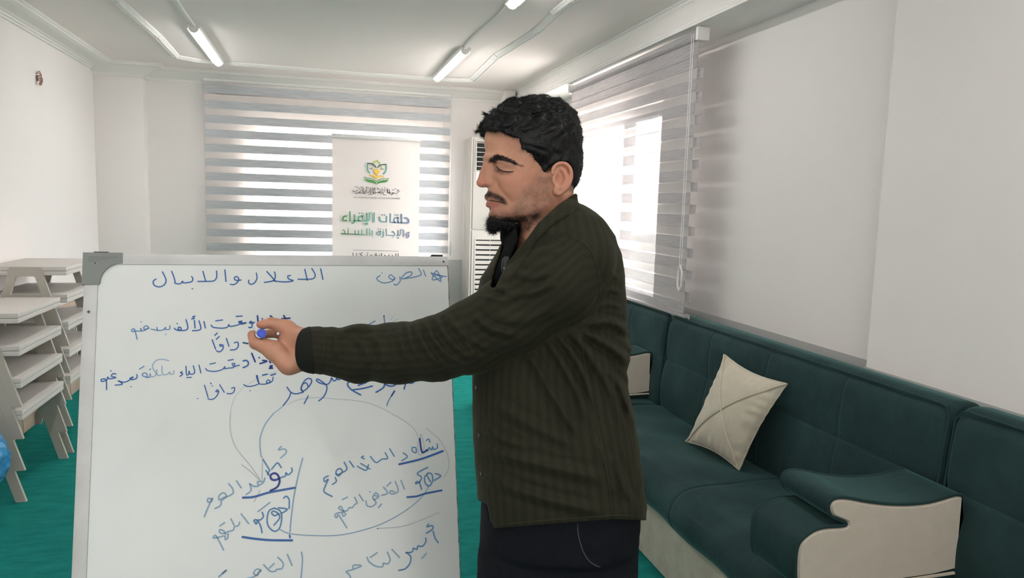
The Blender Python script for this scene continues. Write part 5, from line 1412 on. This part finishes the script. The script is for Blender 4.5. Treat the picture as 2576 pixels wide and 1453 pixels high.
M_shoe = mat('black_shoe', (14, 14, 15), .5, .4)
down = Vector((0, 0, -1))
for w in (-98, 98):
    a = Vector(toworld([legpt(w, 1030, -10)])[0]); k = MB()
    fx = -Vector((RT.x, RT.y, 0)).normalized(); sx = Vector((-fx.y, fx.x, 0))
    rings = []
    for t, hw_, hh_ in ((-.075, .018, .03), (-.065, .030, .07), (-.03, .036, .10), (.02, .038, .10), (.07, .042, .075), (.12, .047, .058), (.17, .045, .048), (.20, .034, .036), (.215, .012, .018)):
        c = Vector((a.x, a.y, 0))+fx*t
        rings.append([c+sx*(hw_*math.copysign(abs(math.cos(q))**.7, math.cos(q)))+Vector((0, 0, .002+hh_*max(0, math.sin(q))**.8)) if math.sin(q) > 0 else c+sx*(hw_*math.copysign(abs(math.cos(q))**.5, math.cos(q)))+Vector((0, 0, .002)) for q in [2*PI*j/20 for j in range(20)]])
    k.add([tuple(q) for r in rings for q in r], [(i*20+j, i*20+(j+1) % 20, (i+1)*20+(j+1) % 20, (i+1)*20+j) for i in range(len(rings)-1) for j in range(20)]+[tuple(range(20)), tuple(range(160, 180))])
    own(k.build('shoe', M_shoe, None, True))

# ---- clip microphone on the shirt, marker in the hand
mc = cast(shirt, 1246, 682); mu = cast(lambda P: smin(shirt(P), under(P), 2), 1271, 664)
mic = thing('clip_microphone', 'small black clip-on microphone fixed to the open shirt front', 'microphone', tuple(toworld([mc])[0]))
parts_ = []
k = MB(); q = toworld(np.array([mc+np.array([-7, -3, 2]), mc+np.array([-3, -1, 7]), mc+np.array([4, 2, 7]), mc+np.array([8, 4, 2])])); k.tube([Vector(p) for p in q], [.0035, .0060, .0060, .0038], 12); parts_.append(k.build('foam_head', M_black, None, True))
k = MB(); q = toworld(np.array([mu+np.array([4, -18, 1]), mu+np.array([3, -10, 1]), mu+np.array([0, 8, 1]), mu+np.array([-4, 20, 1])])); k.tube([Vector(p) for p in q], [.004, .0085, .0085, .004], 14); parts_.append(k.build('transmitter', M_black, None, True))
k = MB(); q = toworld(np.array([mu+np.array([-4, 10, 10]), mu+np.array([0, 9, 10.5])])); k.tube([Vector(p) for p in q], .0011, 8); parts_.append(k.build('pale_spot', mat('pale_dot', (160, 214, 190), .3, .5), None, True))  # small pale green dot on the transmitter
adopt(mic, parts_)
mk = thing('marker_pen', 'blue-capped whiteboard marker held between thumb and index finger', 'marker', tuple(toworld([Lc(658, 838, 30)])[0]))
p0, p1, p2, p3 = Lc(658.5, 839, 42), Lc(657.5, 837.5, 14), Lc(645, 822, -112), Lc(643, 820, -128)
parts_ = []
def seg(name, a, b, ra, rb, m, n=20):
    A, Bq = toworld([a, b]); k = MB(); k.tube([Vector(A), Vector(Bq)], [ra*S_, rb*S_], n); o = k.build(name, m, None, True); parts_.append(o); return o
M_capb = mat('blue_cap', (18, 62, 196), .35, .5); M_barrel = mat('marker_barrel', (222, 224, 228), .3, .5)
seg('rear_cap', p0, p1, 10.6, 11.4, M_capb); seg('barrel', p1, p2, 10.2, 10.2, M_barrel)
seg('nib_holder', p2, p3, 8, 4, M_black); dd = (p3-p2)/np.linalg.norm(p3-p2); seg('nib', p3, p3+dd*7, 3, 2, M_capb)
e = (p0-p1)/np.linalg.norm(p0-p1); seg('cap_button', p0, p0+e*1.2, 7.5, 7.0, M_capb)
adopt(mk, parts_)
